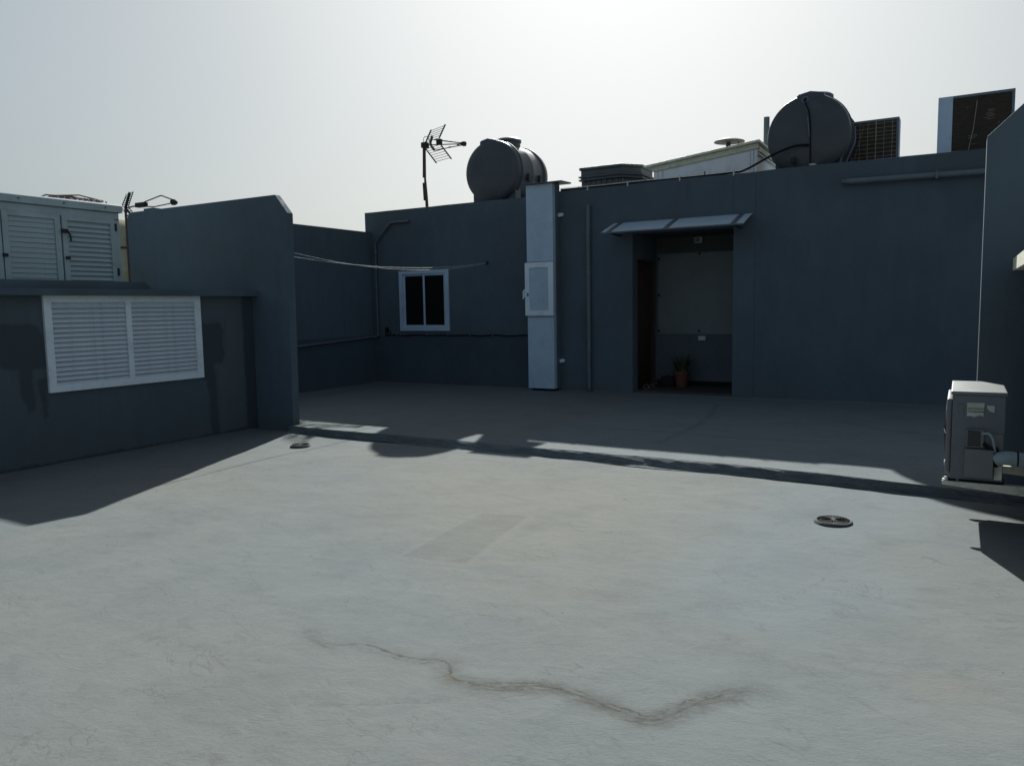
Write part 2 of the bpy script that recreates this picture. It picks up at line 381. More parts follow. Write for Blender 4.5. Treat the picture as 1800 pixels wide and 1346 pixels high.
M['terracotta'] = grainy('terracotta', (.13, .045, .03), .15, 6, .7, .1)
M['leaf'] = grainy('leaf', (.04, .065, .03), .4, 14, .5, .1)
M['twig'] = grainy('dry_leaf', (.14, .13, .09), .3, 14, .7, .1)
M['bag'] = grainy('dark_cloth', (.010, .010, .012), .3, 8, .9, .4, 30)
M['shoe'] = grainy('worn_brown', (.07, .05, .035), .3, 9, .8, .2)
M['plate'] = grainy('switch_plate', (.50, .52, .50), .05, 5, .5, .02)
M['grate'] = grainy('drain_iron', (.040, .043, .043), .3, 20, .85, .2, dirt=(.09, .09, .085), dirtamt=.6)
M['collar'] = grainy('drain_collar', (.05, .056, .06), .35, 18, .9, .4, 50)
M['void'] = grainy('opening_shade', (.006, .006, .006), .2, 5, .9, .1)  # near-black: shade inside drain and vent openings put into the colour
M['city'] = grainy('far_ground', (.2, .19, .17), .2, .1, .9, .1)
def glass():
    k = N('window_glass')
    c = k.mix(k.rng(k.noise(40, 2, .5), .4, .6), (.004, .004, .005), (.009, .008, .008))
    return k.done(c, .12, spec=.5)
M['glass'] = glass()
def poly_sheet():
    k = N('awning_sheet')
    k.done(k.mix(k.rng(k.noise(3, 4), .3, .7), (.62, .72, .80), (.68, .77, .84)), .35)
    tr = k.n('BsdfTranslucent'); tr.inputs[0].default_value = (.55, .62, .68, 1)
    mx = k.n('MixShader'); mx.inputs[0].default_value = .3
    k.l(k.b.outputs[0], mx.inputs[1]); k.l(tr.outputs[0], mx.inputs[2]); k.l(mx.outputs[0], k.out.inputs[0])
    return k.m
M['sheet'] = poly_sheet()

# ---------------------------------------------------------------- the setting: roof floors
STEP_Y = 7.03
crack = [(-2.645,2.587),(-2.563,2.559),(-2.457,2.56),(-2.348,2.631),(-2.17,2.619),(-2.059,2.62),(-1.954,2.669),(-1.885,2.657),(-1.821,2.56),
         (-1.762,2.541),(-1.603,2.577),(-1.502,2.636),(-1.393,2.679),(-1.287,2.672),(-1.184,2.662),(-1.053,2.631),(-.944,2.643),(-.876,2.773),
         (-.817,2.874),(-.734,2.984),(-.681,3.044),(-.60,3.03)]
minor = [[(-5.641,3.163),(-5.457,3.016),(-5.305,2.871),(-5.14,2.815),(-5.0,2.79)],
         [(-6.207,4.741),(-6.377,5.503),(-6.597,6.726)],
         [(-3.9,3.25),(-3.5,3.0),(-3.15,2.83),(-2.9,2.72),(-2.645,2.587)],
         [(-1.15,3.75),(-.95,3.95),(-.75,4.1),(-.62,4.5),(-.66,5.0),(-.8,5.3)],
         [(-2.35,2.0),(-2.0,2.2),(-1.6,2.45),(-1.42,2.62)],
         [(-.9,3.5),(-.6,3.3),(-.3,3.35),(-.05,3.3)],
         [(-.5,4.4),(-.2,4.3),(.1,4.35),(.4,4.3)],
         [(-2.5,3.3),(-2.2,3.15),(-1.95,3.2),(-1.7,3.12)],
         [(-1.0,6.55),(-.6,6.45),(-.1,6.5),(.3,6.48)],
         [(-3.3,2.2),(-2.9,2.25),(-2.55,2.15)]]
crack = [(p.x, p.y) for p in curve_pts([(a, b, 0) for a, b in crack], 3)]
def minor_d(x, y):
    b = np.full(x.shape, 9.0)
    for pl in minor: b = np.minimum(b, np.abs(seg_dist(x, y, pl)[0]))
    return b
patch_poly = [(-3.095,4.838),(-2.743,4.941),(-2.56,3.80),(-3.002,3.738)]
blue_poly = [(-1.40,6.6),(-1.28,5.3),(-1.45,4.378),(-1.25,3.7),(-.6,3.6),(-.2,4.292),(-.45,5.32),(-.2,6.169),(.3,6.9),(-1.0,6.9)]
warm_poly = [(-5.9,6.6),(-1.6,6.5),(-1.6,4.8),(-1.5,3.6),(-2.4,3.5),(-3.2,3.9),(-4.6,5.2)]
xs = np.unique(np.round(np.concatenate([[-16,-12,-10], np.arange(-8.2,-5,.05), np.arange(-5,.7,.022), np.arange(.7,2,.1), [3,4,6]]), 4))
ys = np.unique(np.round(np.concatenate([[-8,-5,-3,-1.5,-.5], np.arange(0,1.2,.1), np.arange(1.2,5,.022), np.arange(5,6.95,.03), np.arange(6.95,7.0601,.02), [7.5, 8.5, 12]]), 4))
def floor_pos(x, y):
    z = .012*vnoise(x, y, .9)+.006*vnoise(x, y, 2.6)+.0022*vnoise(x, y, 7)+.0012*vnoise(x*.6, y*2, 16)
    d, s = seg_dist(x, y, crack); z = z
    for c in ((-6.569,6.404),(-.736,5.78)):
        r = np.hypot(x-c[0], y-c[1]); z = z-.012*np.exp(-(r/.4)**2)
    z = z-.05*np.clip((y-7.06)*5, 0, 1)                     # dips under the terrace
    return x, y, z
drains = [(-6.569,6.404,.105), (-.736,5.78,.118)]
floor = grid('roof_floor', xs, ys, floor_pos, M['floor'], {
    'crack': lambda x, y: seg_dist(x, y, crack, True)[0], 'crack_run': lambda x, y: seg_dist(x, y, crack)[1], 'crack_abs': lambda x, y: seg_dist(x, y, crack)[0],
    'smear': lambda x, y: x*0+9, 'minor': minor_d, 'patch': lambda x, y: poly_sdf(x, y, patch_poly), 'blue_area': lambda x, y: poly_sdf(x, y, blue_poly),
    'warm_area': lambda x, y: poly_sdf(x, y, warm_poly), 'pink': lambda x, y: np.minimum(np.hypot(x-.0, y-3.45), np.hypot(x+1.4, (y-2.0)*2))+.05})
struct(floor)
# the low rough step between the two floors (a fillet of coating)
us = np.arange(-7.44, 1.21, .03); vs = np.linspace(0, 1, 13)
def edge_top(x): return 7.075-.16*np.clip((x+2.6)/2.4, 0, 1.3)**1.6+.022*vnoise(x, x*0+3, 1.1)*2+.018*vnoise(x, x*0+8, 5)
def step_pos(u, v):
    wd = .055+.085*np.exp(-((u+2.4)/1.5)**2)+.03*vnoise(u, u*0+1, .8)*2+.02*vnoise(u, u*0+5, 4)+.07*np.exp(-((u+4.6)/.6)**2)
    hgt = .079+0*u
    y = edge_top(u)-wd*(1-v)+.006*vnoise(u, v*3, 9)
    prof = v*v*(3-2*v)
    z = .002+hgt*prof+.016*vnoise(u*1.2, v*1.5+u, 5)*np.sin(np.pi*v)
    return u, y, z
step = grid('roof_step', us, vs, step_pos, M['step']); struct(step)
tx = np.unique(np.round(np.concatenate([np.arange(-10.32, 1.2, .06), [-7.44, -7.429], np.arange(1.2, 3.3, .3)]), 4))
def terr_pos(u, v):
    y0 = np.where(u < -7.43, 7.26, edge_top(u)); y = y0+(12.24-y0)*v**1.4
    z = .081+(.006*vnoise(u, y, .8)+.003*vnoise(u, y, 3))*np.clip(v*30, 0, 1)
    z = z+.02*np.clip((y-12.08)/.12, 0, 1)**2
    return u, y, z
terr_lines = [[(-2.775,7.85),(-2.74,8.5),(-2.745,9.3),(-2.85,10.2),(-3.04,11.17)], [(-3.6,8.55),(-3.0,8.6),(-2.2,8.5),(-1.2,8.62)], [(-1.2,10.2),(-.7,9.7),(-.1,9.5)],
              [(-6.9,7.45),(-6.6,7.6),(-6.2,7.62)]]
def terr_attr(fn):
    def g(u, v):
        _, y, _ = terr_pos(u, v); return fn(u, y)
    return g
def tmin(x, y):
    b = np.full(x.shape, 9.0)
    for pl in terr_lines: b = np.minimum(b, np.abs(seg_dist(x, y, pl)[0]))
    return b
terr = grid('terrace_floor', tx, np.linspace(0, 1, 110), terr_pos, M['floor'], {
    'crack': lambda u, v: u*0+9, 'crack_abs': lambda u, v: u*0+9, 'crack_run': lambda u, v: u*0, 'minor': terr_attr(tmin), 'smear': terr_attr(tmin), 'patch': lambda u, v: u*0+9,
    'blue_area': terr_attr(lambda x, y: poly_sdf(x, y, [(-4.2,7),(2,7),(2,12.3),(-4.2,12.3)])), 'warm_area': lambda u, v: u*0+9, 'pink': lambda u, v: u*0+9})
struct(terr)
# the building below, and the ground of the town far down
o = struct(obj('building_mass', bx(-15.9, 5.9, -7.9, 19, -9.4, -.09), M['wallP']))
o = struct(obj('ground', bx(-900, 900, -900, 900, -9.8, -9.5), M['city']))

# ---------------------------------------------------------------- walls
def wall_cells(us, zs, filled, y0, y1, axis='y'):
    """a wall with real openings, from cells; us runs along the wall"""
    bm = B(); cache = {}
    def v(u, t, z):
        p = (u, t, z) if axis == 'y' else (t, u, z)
        p = tuple(round(q, 4) for q in p)
        if p not in cache: cache[p] = bm.verts.new(p)
        return cache[p]
    nu, nz = len(us)-1, len(zs)-1
    F = lambda i, j: 0 <= i < nu and 0 <= j < nz and filled((us[i]+us[i+1])/2, (zs[j]+zs[j+1])/2)
    for i in range(nu):
        for j in range(nz):
            if not F(i, j): continue
            a, b, c, d = us[i], us[i+1], zs[j], zs[j+1]
            bm.faces.new((v(a,y0,c), v(b,y0,c), v(b,y0,d), v(a,y0,d))); bm.faces.new((v(b,y1,c), v(a,y1,c), v(a,y1,d), v(b,y1,d)))
            if not F(i-1, j): bm.faces.new((v(a,y1,c), v(a,y0,c), v(a,y0,d), v(a,y1,d)))
            if not F(i+1, j): bm.faces.new((v(b,y0,c), v(b,y1,c), v(b,y1,d), v(b,y0,d)))
            if not F(i, j-1): bm.faces.new((v(a,y1,c), v(b,y1,c), v(b,y0,c), v(a,y0,c)))
            if not F(i, j+1): bm.faces.new((v(a,y0,d), v(b,y0,d), v(b,y1,d), v(a,y1,d)))
    bmesh.ops.recalc_face_normals(bm, faces=bm.faces)
    return bm

# back building with window, door recess and flat roof
RX0, RX1, RT = -4.74, -3.085, 2.72
WX = (-9.615, -8.435, 1.125, 2.29)
hb = thing('rooftop_house', 'dark grey flat roofed house with small white window and recessed doorway', 'building')
def fillW(u, z):
    if WX[0]+.03 < u < WX[1]-.03 and WX[2]+.03 < z < WX[3]-.03: return False
    if RX0 < u < RX1 and z < RT: return False
    if u < -6.35 and z > 3.49: return False
    return True
us_ = sorted(set([-10.45, -9.585, -8.465, -6.35, RX0, RX1, -2.76, 3.2]+[round(-10.2+.35*i, 3) for i in range(38)])); zs_ = sorted([-.06, 1.155, 2.26, RT, 3.30, 3.49, 3.532])
obj('wall', wall_cells(us_, zs_, fillW, 12.2, 12.42), M['wallW'], hb, bevel=.003)
bm = B(); box(bm, -10.449, -10.25, 12.421, 18, -.06, 3.48); obj('side_wall', bm, M['wallW'], hb)
obj('roof', bx(-10.248, 3.2, 12.421, 18, 3.2, 3.40), M['wallP'], hb)
obj('plaster_strip', bx(RX1+.002, -2.76, 12.190, 12.1995, .10, 3.48), M['wallW'], hb, bevel=.003)
obj('unseen_back_wall', bx(-10.25, 3.2, 17.8, 17.999, -.06, 3.199), M['wallW'], hb)  # unseen, added to stop sunlight leaking through the house into the doorway
obj('side_wall', bx(3.0, 3.199, 12.421, 17.799, -.06, 3.199), M['wallW'], hb)  # unseen right side, added for the same light leak
_w = [c for c in hb.children if c.name == 'wall'][0]
for v in _w.data.vertices:
    if v.co.z > 3.4: v.co.z += float(.016*vnoise(np.array([v.co.x]), np.array([2.0]), 1.1)[0]+.010*vnoise(np.array([v.co.x]), np.array([7.0]), 3.2)[0])
# recess lining: two colours of wall, ceiling, tiled floor
bm = B(); box(bm, RX0-.12, RX1+.12, 13.35, 13.47, .1, 2.46); obj('recess_wall', bm, M['recess'], hb)
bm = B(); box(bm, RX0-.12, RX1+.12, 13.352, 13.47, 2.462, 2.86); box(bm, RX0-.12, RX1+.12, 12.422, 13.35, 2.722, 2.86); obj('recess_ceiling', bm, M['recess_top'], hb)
DY0, DY1, DZ0, DZ1 = 12.42, 13.20, .135, 2.32
bm = B(); box(bm, RX0-.12, RX0-.002, 12.422, DY0, .1, 2.72); box(bm, RX0-.12, RX0-.002, DY1, 13.348, .1, 2.72); box(bm, RX0-.12, RX0-.002, DY0, DY1, DZ1, 2.72)
obj('recess_side', bm, M['recess'], hb); obj('recess_side', bx(RX1+.002, RX1+.12, 12.422, 13.348, .1, 2.72), M['recess'], hb)
obj('threshold', bx(RX0+.003, RX1-.003, 12.185, 13.348, .02, .132), M['tile'], hb, bevel=.006)
obj('skirting', bx(RX0+.45, RX1-.003, 13.32, 13.348, .134, .205), M['black'], hb)
bdo = obj('pale_board', bx(RX0+.045, RX1-.004, 13.332, 13.349, 1.03, 2.44), M['board'], hb, bevel=.003)
for sx, sz in ((-4.68,1.09),(-4.68,1.72),(-4.68,2.35),(-3.95,1.085),(-3.95,2.42)):
    obj('screw_cover', lathe(B(), [(0,-.012),(.018,-.01),(.02,0)], (sx, 13.332, sz), (0,1,0), 10), M['black'], bdo, smooth=True)
dr = obj('door', bx(RX0-.075, RX0-.035, DY0+.035, DY1-.035, DZ0, DZ1-.04), M['wood'], hb, bevel=.004)
fr = B(); box(fr, RX0-.09, RX0+.012, DY0, DY0+.033, DZ0, DZ1-.036); box(fr, RX0-.09, RX0+.012, DY1-.033, DY1, DZ0, DZ1-.036); box(fr, RX0-.09, RX0+.012, DY0, DY1, DZ1-.035, DZ1)
obj('door_frame', fr, M['wood'], dr, bevel=.003)
for z0, z1 in ((.3,.95),(1.1,2.15)):
    obj('door_panel', bx(RX0-.034, RX0-.02, DY0+.15, DY1-.15, z0, z1), M['wood'], dr, bevel=.008)
obj('door_handle', tube(B(), [(RX0-.034,DY1-.10,1.12),(RX0+.02,DY1-.10,1.12),(RX0+.025,DY1-.2,1.12)], .010, 8), M['dark_metal'], dr, smooth=True)

# sliding window
wx0, wx1, wz0, wz1 = WX
wn_ = obj('window', (lambda b: (box(b, wx0, wx0+.075, 12.172, 12.26, wz0, wz1), box(b, wx1-.075, wx1, 12.172, 12.26, wz0, wz1),
      box(b, wx0+.075, wx1-.075, 12.172, 12.26, wz0, wz0+.065), box(b, wx0+.075, wx1-.075, 12.172, 12.26, wz1-.065, wz1), b)[-1])(B()), M['cabinet'], hb, bevel=.004)
mid = (wx0+wx1)/2
for a, b, y in ((wx0+.077, mid+.02, 12.215), (mid-.02, wx1-.077, 12.19)):
    s_ = B(); z0, z1 = wz0+.067, wz1-.067
    box(s_, a, a+.042, y, y+.022, z0, z1); box(s_, b-.042, b, y, y+.022, z0, z1)
    box(s_, a+.042, b-.042, y, y+.022, z0, z0+.045); box(s_, a+.042, b-.042, y, y+.022, z1-.035, z1)
    obj('sash', s_, M['cabinet'], wn_, bevel=.003)
    obj('pane', bx(a+.042, b-.042, y+.008, y+.014, z0+.045, z1-.035), M['glass'], wn_)
bm = B(); box(bm, wx0-.1, wx1+.1, 12.9, 12.95, wz0-.1, wz1+.1); obj('dark_room_sheet', bm, M['black'], hb)  # black sheet: the dark interior behind the window put into its colour
setbase(hb, (-3.6, 12.3, .08))

# partition wall, pier walls
pw = obj('partition_wall', bx(-10.5, -10.29, 7.33, 12.198, -.06, 3.09), M['wallW'], bevel=.012)
tag(pw, 'dark grey wall running back to the house, left of the small white window', 'wall')
def round_poly():
    pts = [(-7.44, -.06), (-7.44, 2.79), (-7.65, 3.035)]
    cx, cz, r = -10.60, 2.915, .12
    for a in range(90, 181, 15): pts.append((cx+r*math.cos(math.radians(a)), cz+r*math.sin(math.radians(a))))
    pts += [(-10.72, -.06)]
    return pts[::-1]
pl = obj('pier_wall', prism(B(), round_poly(), 'y', 7.2, 7.30), M['wallP'], bevel=.008)
bm = bmesh.new(); bm.from_mesh(pl.data)
for v in bm.verts:
    if v.co.z < 0 and v.co.x > -8: v.co.x -= .06 if v.co.y < 7.25 else .04      # the plaster splays out a little at the foot
bm.to_mesh(pl.data); bm.free()
tag(pl, 'dark grey wall end with a sloping top corner, beside the louvred window', 'wall')
pr = obj('pier_wall', prism(B(), [(.13,-.06),(3.2,-.06),(3.2,3.035),(.365,3.035),(.13,2.81)], 'y', 7.2, 7.42), M['wallP'], bevel=.006)
tag(pr, 'dark grey wall end with a thin sunlit edge, rising behind the near outdoor unit', 'wall')

# left block with louvred window
lb = thing('louvred_block', 'low dark grey roof block with a ledge and wide white louvred window', 'building')
LY0, LY1, LZ0, LZ1 = 4.47, 6.36, .75, 1.752
pd = [[(3.6,1.46),(4.35,1.47),(4.42,1.44),(4.47,1.28),(4.48,1.0),(4.34,1.0),(4.33,.6),(4.27,.55),(4.2,.72),(4.19,1.0),(4.05,1.02),(3.9,1.06),(3.75,.95),(3.6,1.0)],
      [(6.34,1.42),(6.66,1.42),(6.71,1.33),(6.69,1.11),(6.72,.98),(6.66,.9),(6.55,.9),(6.57,.35),(6.58,.0),(6.45,.0),(6.44,.54),(6.40,.7),(6.34,.72)],
      [(6.70,.45),(6.74,.46),(6.765,.38),(6.74,.32),(6.71,.36)], [(4.36,.9),(4.46,.9),(4.45,.5),(4.40,.48)]]
pll = [[(6.42,1.8),(7.0,1.8),(7.0,.02),(6.62,.02),(6.60,.85),(6.75,.9),(6.76,1.5),(6.42,1.5)]]
plow = [[(7.02,2),(7.3,2),(7.3,-.1),(7.02,-.1)], [(-2.6,.045),(3,.03),(5.2,.035),(6.2,.02),(7.1,.04),(7.3,-.1),(-2.6,-.1)]]
def multi(polys):
    def g(u, v):
        b = np.full(u.shape, 9.0)
        for p in polys: b = np.minimum(b, poly_sdf(u, v, p))
        return b
    return g
ly = np.unique(np.round(np.concatenate([np.arange(-2.5,3.2,.25), np.arange(3.2,7.2,.03), [LY0+.03, LY1-.03, 7.199]]), 4))
lz = np.unique(np.round(np.concatenate([np.arange(-.06,1.75,.03), [LZ0+.03, LZ1-.03, 1.752]]), 4))
keep = lambda u, v: ~((u > LY0+.03) & (u < LY1-.03) & (v > LZ0+.03) & (v < LZ1-.03))
grid('wall', ly, lz, lambda u, v: (u*0-8.15, u, v), M['wallL'], {'patch_dark': multi(pd), 'patch_light': multi(pll), 'patch_low': multi(plow)}, lb, keep)
bm = B(); box(bm, -10.7, -8.4, -2.5, 7.199, -.06, 1.75); box(bm, -8.4, -8.151, 6.37, 7.199, -.06, 1.75); box(bm, -8.4, -8.151, -2.5, 4.46, -.06, 1.75)
box(bm, -8.4, -8.151, 4.46, 6.37, -.06, .745); obj('wall_core', bm, M['wallP'], lb)
obj('ledge', bx(-10.7, -8.02, -2.6, 7.198, 1.7525, 1.824), M['wallP'], lb, bevel=.005)
obj('upstand', prism(B(), [(-2.6,1.8245),(5.80,1.8245),(5.70,1.915),(-2.6,1.915)], 'x', -8.45, -8.22), M['wallP'], lb)
lw = B(); X0, X1 = -8.17, -8.118
box(lw, X0, X1, LY0, LY0+.078, LZ0, LZ1); box(lw, X0, X1, LY1-.085, LY1, LZ0, LZ1)
box(lw, X0, X1, LY0+.078, LY1-.085, LZ0, LZ0+.072); box(lw, X0, X1, LY0+.078, LY1-.085, LZ1-.07, LZ1)
ym0, ym1 = 5.372, 5.437
box(lw, X0, X1-.004, ym0, ym1, LZ0+.072, LZ1-.07)
lo = obj('louvred_window', lw, M['white'], lb, bevel=.004)
slat_me = {}
def slats(parent, x, y0, y1, z0, z1, n, tilt, mat, depth=.05, thick=.006):
    p = (z1-z0)/n
    for i in range(n):
        key = (round(y1-y0, 3), n, mat.name, tilt)
        z = z0+p*(i+.5)
        if key not in slat_me:
            h = p*.62
            pts = [(-depth*.5, h), (-depth*.5+.004, h+thick), (depth*.28, -h*.55), (depth*.5, -h), (depth*.5-.006, -h-thick*.6), (depth*.24, -h*.62)]
            if tilt == 'flat': pts = [(-.004, p*.46), (.004, p*.46), (.010, -p*.46), (.002, -p*.46)]
            o = obj('slat', prism(B(), pts, 'y', 0, y1-y0), mat, parent); slat_me[key] = o.data
        else:
            o = bpy.data.objects.new('slat', slat_me[key]); C.objects.link(o); o.parent = parent
        o.location = (x, y0, z)
        o.rotation_euler = (random.uniform(-.002, .002), random.uniform(-.03, .03), 0)
slats(lo, -8.148, LY0+.079, ym0-.001, LZ0+.074, LZ1-.072, 17, 'open', M['slat'])
slats(lo, -8.148, ym1+.001, LY1-.086, LZ0+.074, LZ1-.072, 17, 'open', M['slat'])
setbase(lb, (-9.3, 2.3, 0))

# right block: its corner, ledge and the wall that carries the near unit
rb = thing('side_block', 'low dark roof block at the right picture edge, carrying the near outdoor unit', 'building')
obj('wall', bx(.462, 3.2, 4.7, 7.199, -.06, 1.765), M['wallL'], rb)
obj('ledge', bx(.335, 3.2, 4.6, 7.198, 1.768, 1.86), M['bracket'], rb, bevel=.004)
setbase(rb, (1.8, 5.9, 0))

# ---------------------------------------------------------------- louvred shed on the left block
sh = thing('louvred_shed', 'old white metal shed with louvred doors standing on the left roof block', 'shed')
SX, SY0, SY1, SZ0, SZ1 = -9.0, 3.18, 5.935, 1.826, 2.86
fr = B()
prism(fr, [(SX-1.1,SZ0),(SX-.03,SZ0),(SX-.03,SZ1-.083),(SX-1.1,SZ1-.141)], 'y', SY0, SY1-.02)
obj('body', fr, M['old_white'], sh)
fr = B()
box(fr, SX-.028, SX, SY0, SY1, SZ1-.168, SZ1-.083); box(fr, SX-.028, SX, SY1-.055, SY1, SZ0, SZ1-.157); box(fr, SX-.028, SX, SY0, SY0+.05, SZ0, SZ1-.157)
obj('frame', fr, M['old_white'], sh, bevel=.003)
rf = B(); prism(rf, [(SX-1.18,SZ1-.14),(SX+.035,SZ1-.075),(SX+.035,SZ1+.005),(SX+.015,SZ1+.022),(SX-1.18,SZ1-.04)], 'y', SY0-.05, SY1+.035)
rfo = obj('roof_panel', rf, M['old_white'], sh, bevel=.004)
for yy in (3.9, 4.75, 5.25, 5.75):
    obj('rivet', lathe(B(), [(0,.007),(.008,.005),(.010,0)], (SX+.036, yy, SZ1-.03), (1,0,0), 8), M['dark_metal'], rfo, smooth=True)
for k_, (a, b, st_) in enumerate(((3.235,3.90,'flat'), (3.91,4.56,'flat'), (4.575,5.205,'flat'), (5.225,5.875,'open'))):
    dz0, dz1 = SZ0+.02, SZ1-.170
    d_ = B(); w = .062
    box(d_, SX-.025, SX+.012, a, a+w, dz0, dz1); box(d_, SX-.025, SX+.012, b-w, b, dz0, dz1)
    box(d_, SX-.025, SX+.012, a+w, b-w, dz0, dz0+w); box(d_, SX-.025, SX+.012, a+w, b-w, dz1-w*.8, dz1)
    do = obj('louvred_door', d_, M['old_white'], sh, bevel=.004)
    slats(do, SX-.012, a+w+.001, b-w-.001, dz0+w, dz1-w*.8, 13, st_, M['old_white'], .04)
    if k_ == 3:
        h_ = B(); box(h_, SX+.013, SX+.045, a-.02, a+.05, 2.49, 2.535); tube(h_, [(SX+.04,a+.035,2.52),(SX+.05,a+.065,2.47),(SX+.05,a+.07,2.40)], .011, 8)
        obj('latch', h_, M['dark_metal'], do)
        obj('lock', bx(SX+.013, SX+.035, a+.015, a+.06, 2.19, 2.225), M['dark_metal'], do)
        for zz in (2.56, 2.02): obj('hinge', bx(SX+.001, SX+.02, b-.008, b+.018, zz, zz+.09), M['dark_metal'], do)
    if k_ == 2: obj('lock', bx(SX+.013, SX+.035, a-.02, a+.03, 2.19, 2.225), M['dark_metal'], do)
setbase(sh, (-9.55, 4.55, SZ0))
# faded red plastic crate lying on the shed roof
rc = thing('plastic_crate', 'faded red lattice crate lying flat on the shed roof', 'crate')
bm = B(); base = [(-9.95,5.35),(-9.25,5.35),(-9.25,5.99),(-9.95,5.99)]
for z, ins in ((2.86,0),(2.905,.02),(2.95,.05)):
    a = [(x+(ins if x < -9.6 else -ins), y+(ins if y < 5.6 else -ins), z) for x, y in base]
    tube(bm, a+[a[0]], .011, 6, False)
for i in range(9):
    t = i/8; y = 5.35+.64*t; tube(bm, [(-9.25, y, 2.86), (-9.29, y*.93+5.67*.07, 2.95)], .008, 6); tube(bm, [(-9.95, y, 2.85), (-9.91, y, 2.95)], .008, 6)
obj('rim', bm, M['red'], rc, smooth=True)
bm = B()
for i in range(8): y = 5.41+.075*i; tube(bm, [(-9.3, y, 2.955), (-9.6, y, 2.995), (-9.9, y, 2.955)], .009, 6)
for i in range(4): x = -9.36-.16*i; tube(bm, [(x, 5.4, 2.965), (x, 5.67, 3.0), (x, 5.94, 2.965)], .009, 6)
obj('lattice', bm, M['red'], rc, smooth=True)
setbase(rc, (-9.6, 5.67, 2.85))
# beige tank behind
bt = thing('beige_tank', 'beige plastic tank seen in the gap between louvred shed and grey wall', 'tank')
obj('body', lathe(B(), [(0,0),(.60,0),(.66,.05),(.64,.35),(.67,.40),(.67,.46),(.64,.5),(.66,.95),(.63,1.15),(.5,1.27),(.25,1.33),(0,1.34)], (-12.55, 8.3, 1.83), (0,0,1), 36), M['beige'], bt, smooth=True)
obj('strap', lathe(B(), [(.672,0),(.682,.005),(.682,.03),(.672,.035)], (-12.55, 8.3, 2.62), (0,0,1), 36), M['rust'], bt, smooth=True)
setbase(bt, (-12.55, 8.3, 1.83))
obj_ = struct(obj('back_roof', bx(-15, -10.73, 7.0, 18, -.06, 1.825), M['wallP']))

# ---------------------------------------------------------------- aerials
def reflector(bm_bar, bm_rod, a0, a1, b0, b1, n, rb=.014, rr=.005):
    a0, a1, b0, b1 = map(Vector, (a0, a1, b0, b1))
    tube(bm_bar, [a0, a1], rb, 8); tube(bm_bar, [b0, b1], rb, 8)
    for i in range(n):
        t = (i+.15)/(n-.3); tube(bm_rod, [a0.lerp(a1, t), b0.lerp(b1, t)], rr, 6)
an = thing('tv_aerial', 'corner reflector aerial on a rusty mast beside the left water tank', 'aerial')
obj('mast', tube(B(), [(-9.20,12.62,3.41),(-9.215,12.62,3.75),(-9.235,12.62,4.1),(-9.225,12.62,4.78)], [.032,.030,.022,.024], 10), M['rust'], an, smooth=True)
obj('mast_sleeve', tube(B(), [(-9.245,12.6,3.68),(-9.26,12.6,4.02)], .022, 8), M['rust'], an, smooth=True)
obj('mast_sleeve', tube(B(), [(-9.255,12.6,4.12),(-9.235,12.6,4.72)], .020, 8), M['rust'], an, smooth=True)
rv = Vector((.34, -.15, .0))
A = Vector((-9.22, 12.62, 4.745))
bb, br_ = B(), B()
def vec(px_, z): return Vector((px_, 12.6, z))
up0, up1 = Vector((-9.20,12.62,4.79)), Vector((-9.055,12.62,5.02))
reflector(bb, br_, up0, up1, Vector((-8.753,12.45,4.792)), Vector((-8.60,12.45,5.032)), 6)
dn0, dn1 = Vector((-9.20,12.62,4.67)), Vector((-8.955,12.62,4.375))
reflector(bb, br_, dn0, dn1, Vector((-8.73,12.45,4.678)), Vector((-8.483,12.45,4.375)), 7)
rfl = obj('reflector_bars', bb, M['dark_metal'], an, smooth=True, kind='stuff'); obj('rod', br_, M['dark_metal'], rfl, smooth=True, kind='stuff')
tip = Vector((-8.394,12.75,4.695)); bm = B()
tube(bm, [A, tip], .011, 8); obj('boom', bm, M['dark_metal'], an, smooth=True)
bm = B(); st0 = Vector((-8.95,12.55,4.80)); tube(bm, [st0, tip+Vector((-.05,0,.02))], .009, 6); obj('director_arm', bm, M['dark_metal'], an, smooth=True)
bm = B(); tube(bm, [Vector((-8.92,12.55,4.60)), tip+Vector((-.05,0,-.02))], .009, 6); obj('director_arm', bm, M['dark_metal'], an, smooth=True)
bm = B()
for i in range(6):
    t = .12+i*.14; p = st0.lerp(tip, t); q = Vector((-8.92,12.55,4.60)).lerp(tip, t)
    tube(bm, [p-Vector((.02,.03,-.012)), p+Vector((.02,.03,.012))], .008, 6)
    if i % 2: tube(bm, [q-Vector((.02,.03,0)), q+Vector((.02,.03,0))], .007, 6)
obj('director', bm, M['dark_metal'], an, kind='stuff')
obj('nose_cap', lathe(B(), [(0,-.06),(.035,-.05),(.048,0),(.045,.04),(.02,.055),(0,.056)], tip, (1,.2,-.1), 14), M['dark_metal'], an, smooth=True)
bm = B(); tube(bm, curve_pts([(-8.995,12.56,4.89),(-9.01,12.56,4.83),(-9.04,12.56,4.76),(-9.01,12.56,4.68),(-8.94,12.56,4.60)], 4), [.012]+[.026]*15+[.014], 8); obj('dipole', bm, M['green_plastic'], an, smooth=True)
bm = B(); box(bm, -9.27, -9.16, 12.56, 12.68, 4.69, 4.79); obj('clamp', bm, M['dark_metal'], an, bevel=.012); obj('clamp', bx(-8.82, -8.73, 12.44, 12.52, 4.68, 4.78), M['dark_metal'], an, bevel=.012)
obj('cable', tube(B(), curve_pts([(-9.05,12.56,4.76),(-9.10,12.55,4.88),(-9.19,12.55,4.86),(-9.21,12.58,4.72)], 5), .006, 6), M['black'], an, smooth=True)
for ch in list(an.children)+list(rfl.children):           # stands further back on the roof
    for v in ch.data.vertices:
        p = v.co; zz = 1.55+(p.z-1.55)*1.12
        v.co = Vector((p.x*1.12, p.y*1.12, zz if zz > 3.6 else 3.4))
setbase(an, (-10.3, 14.13, 3.4))

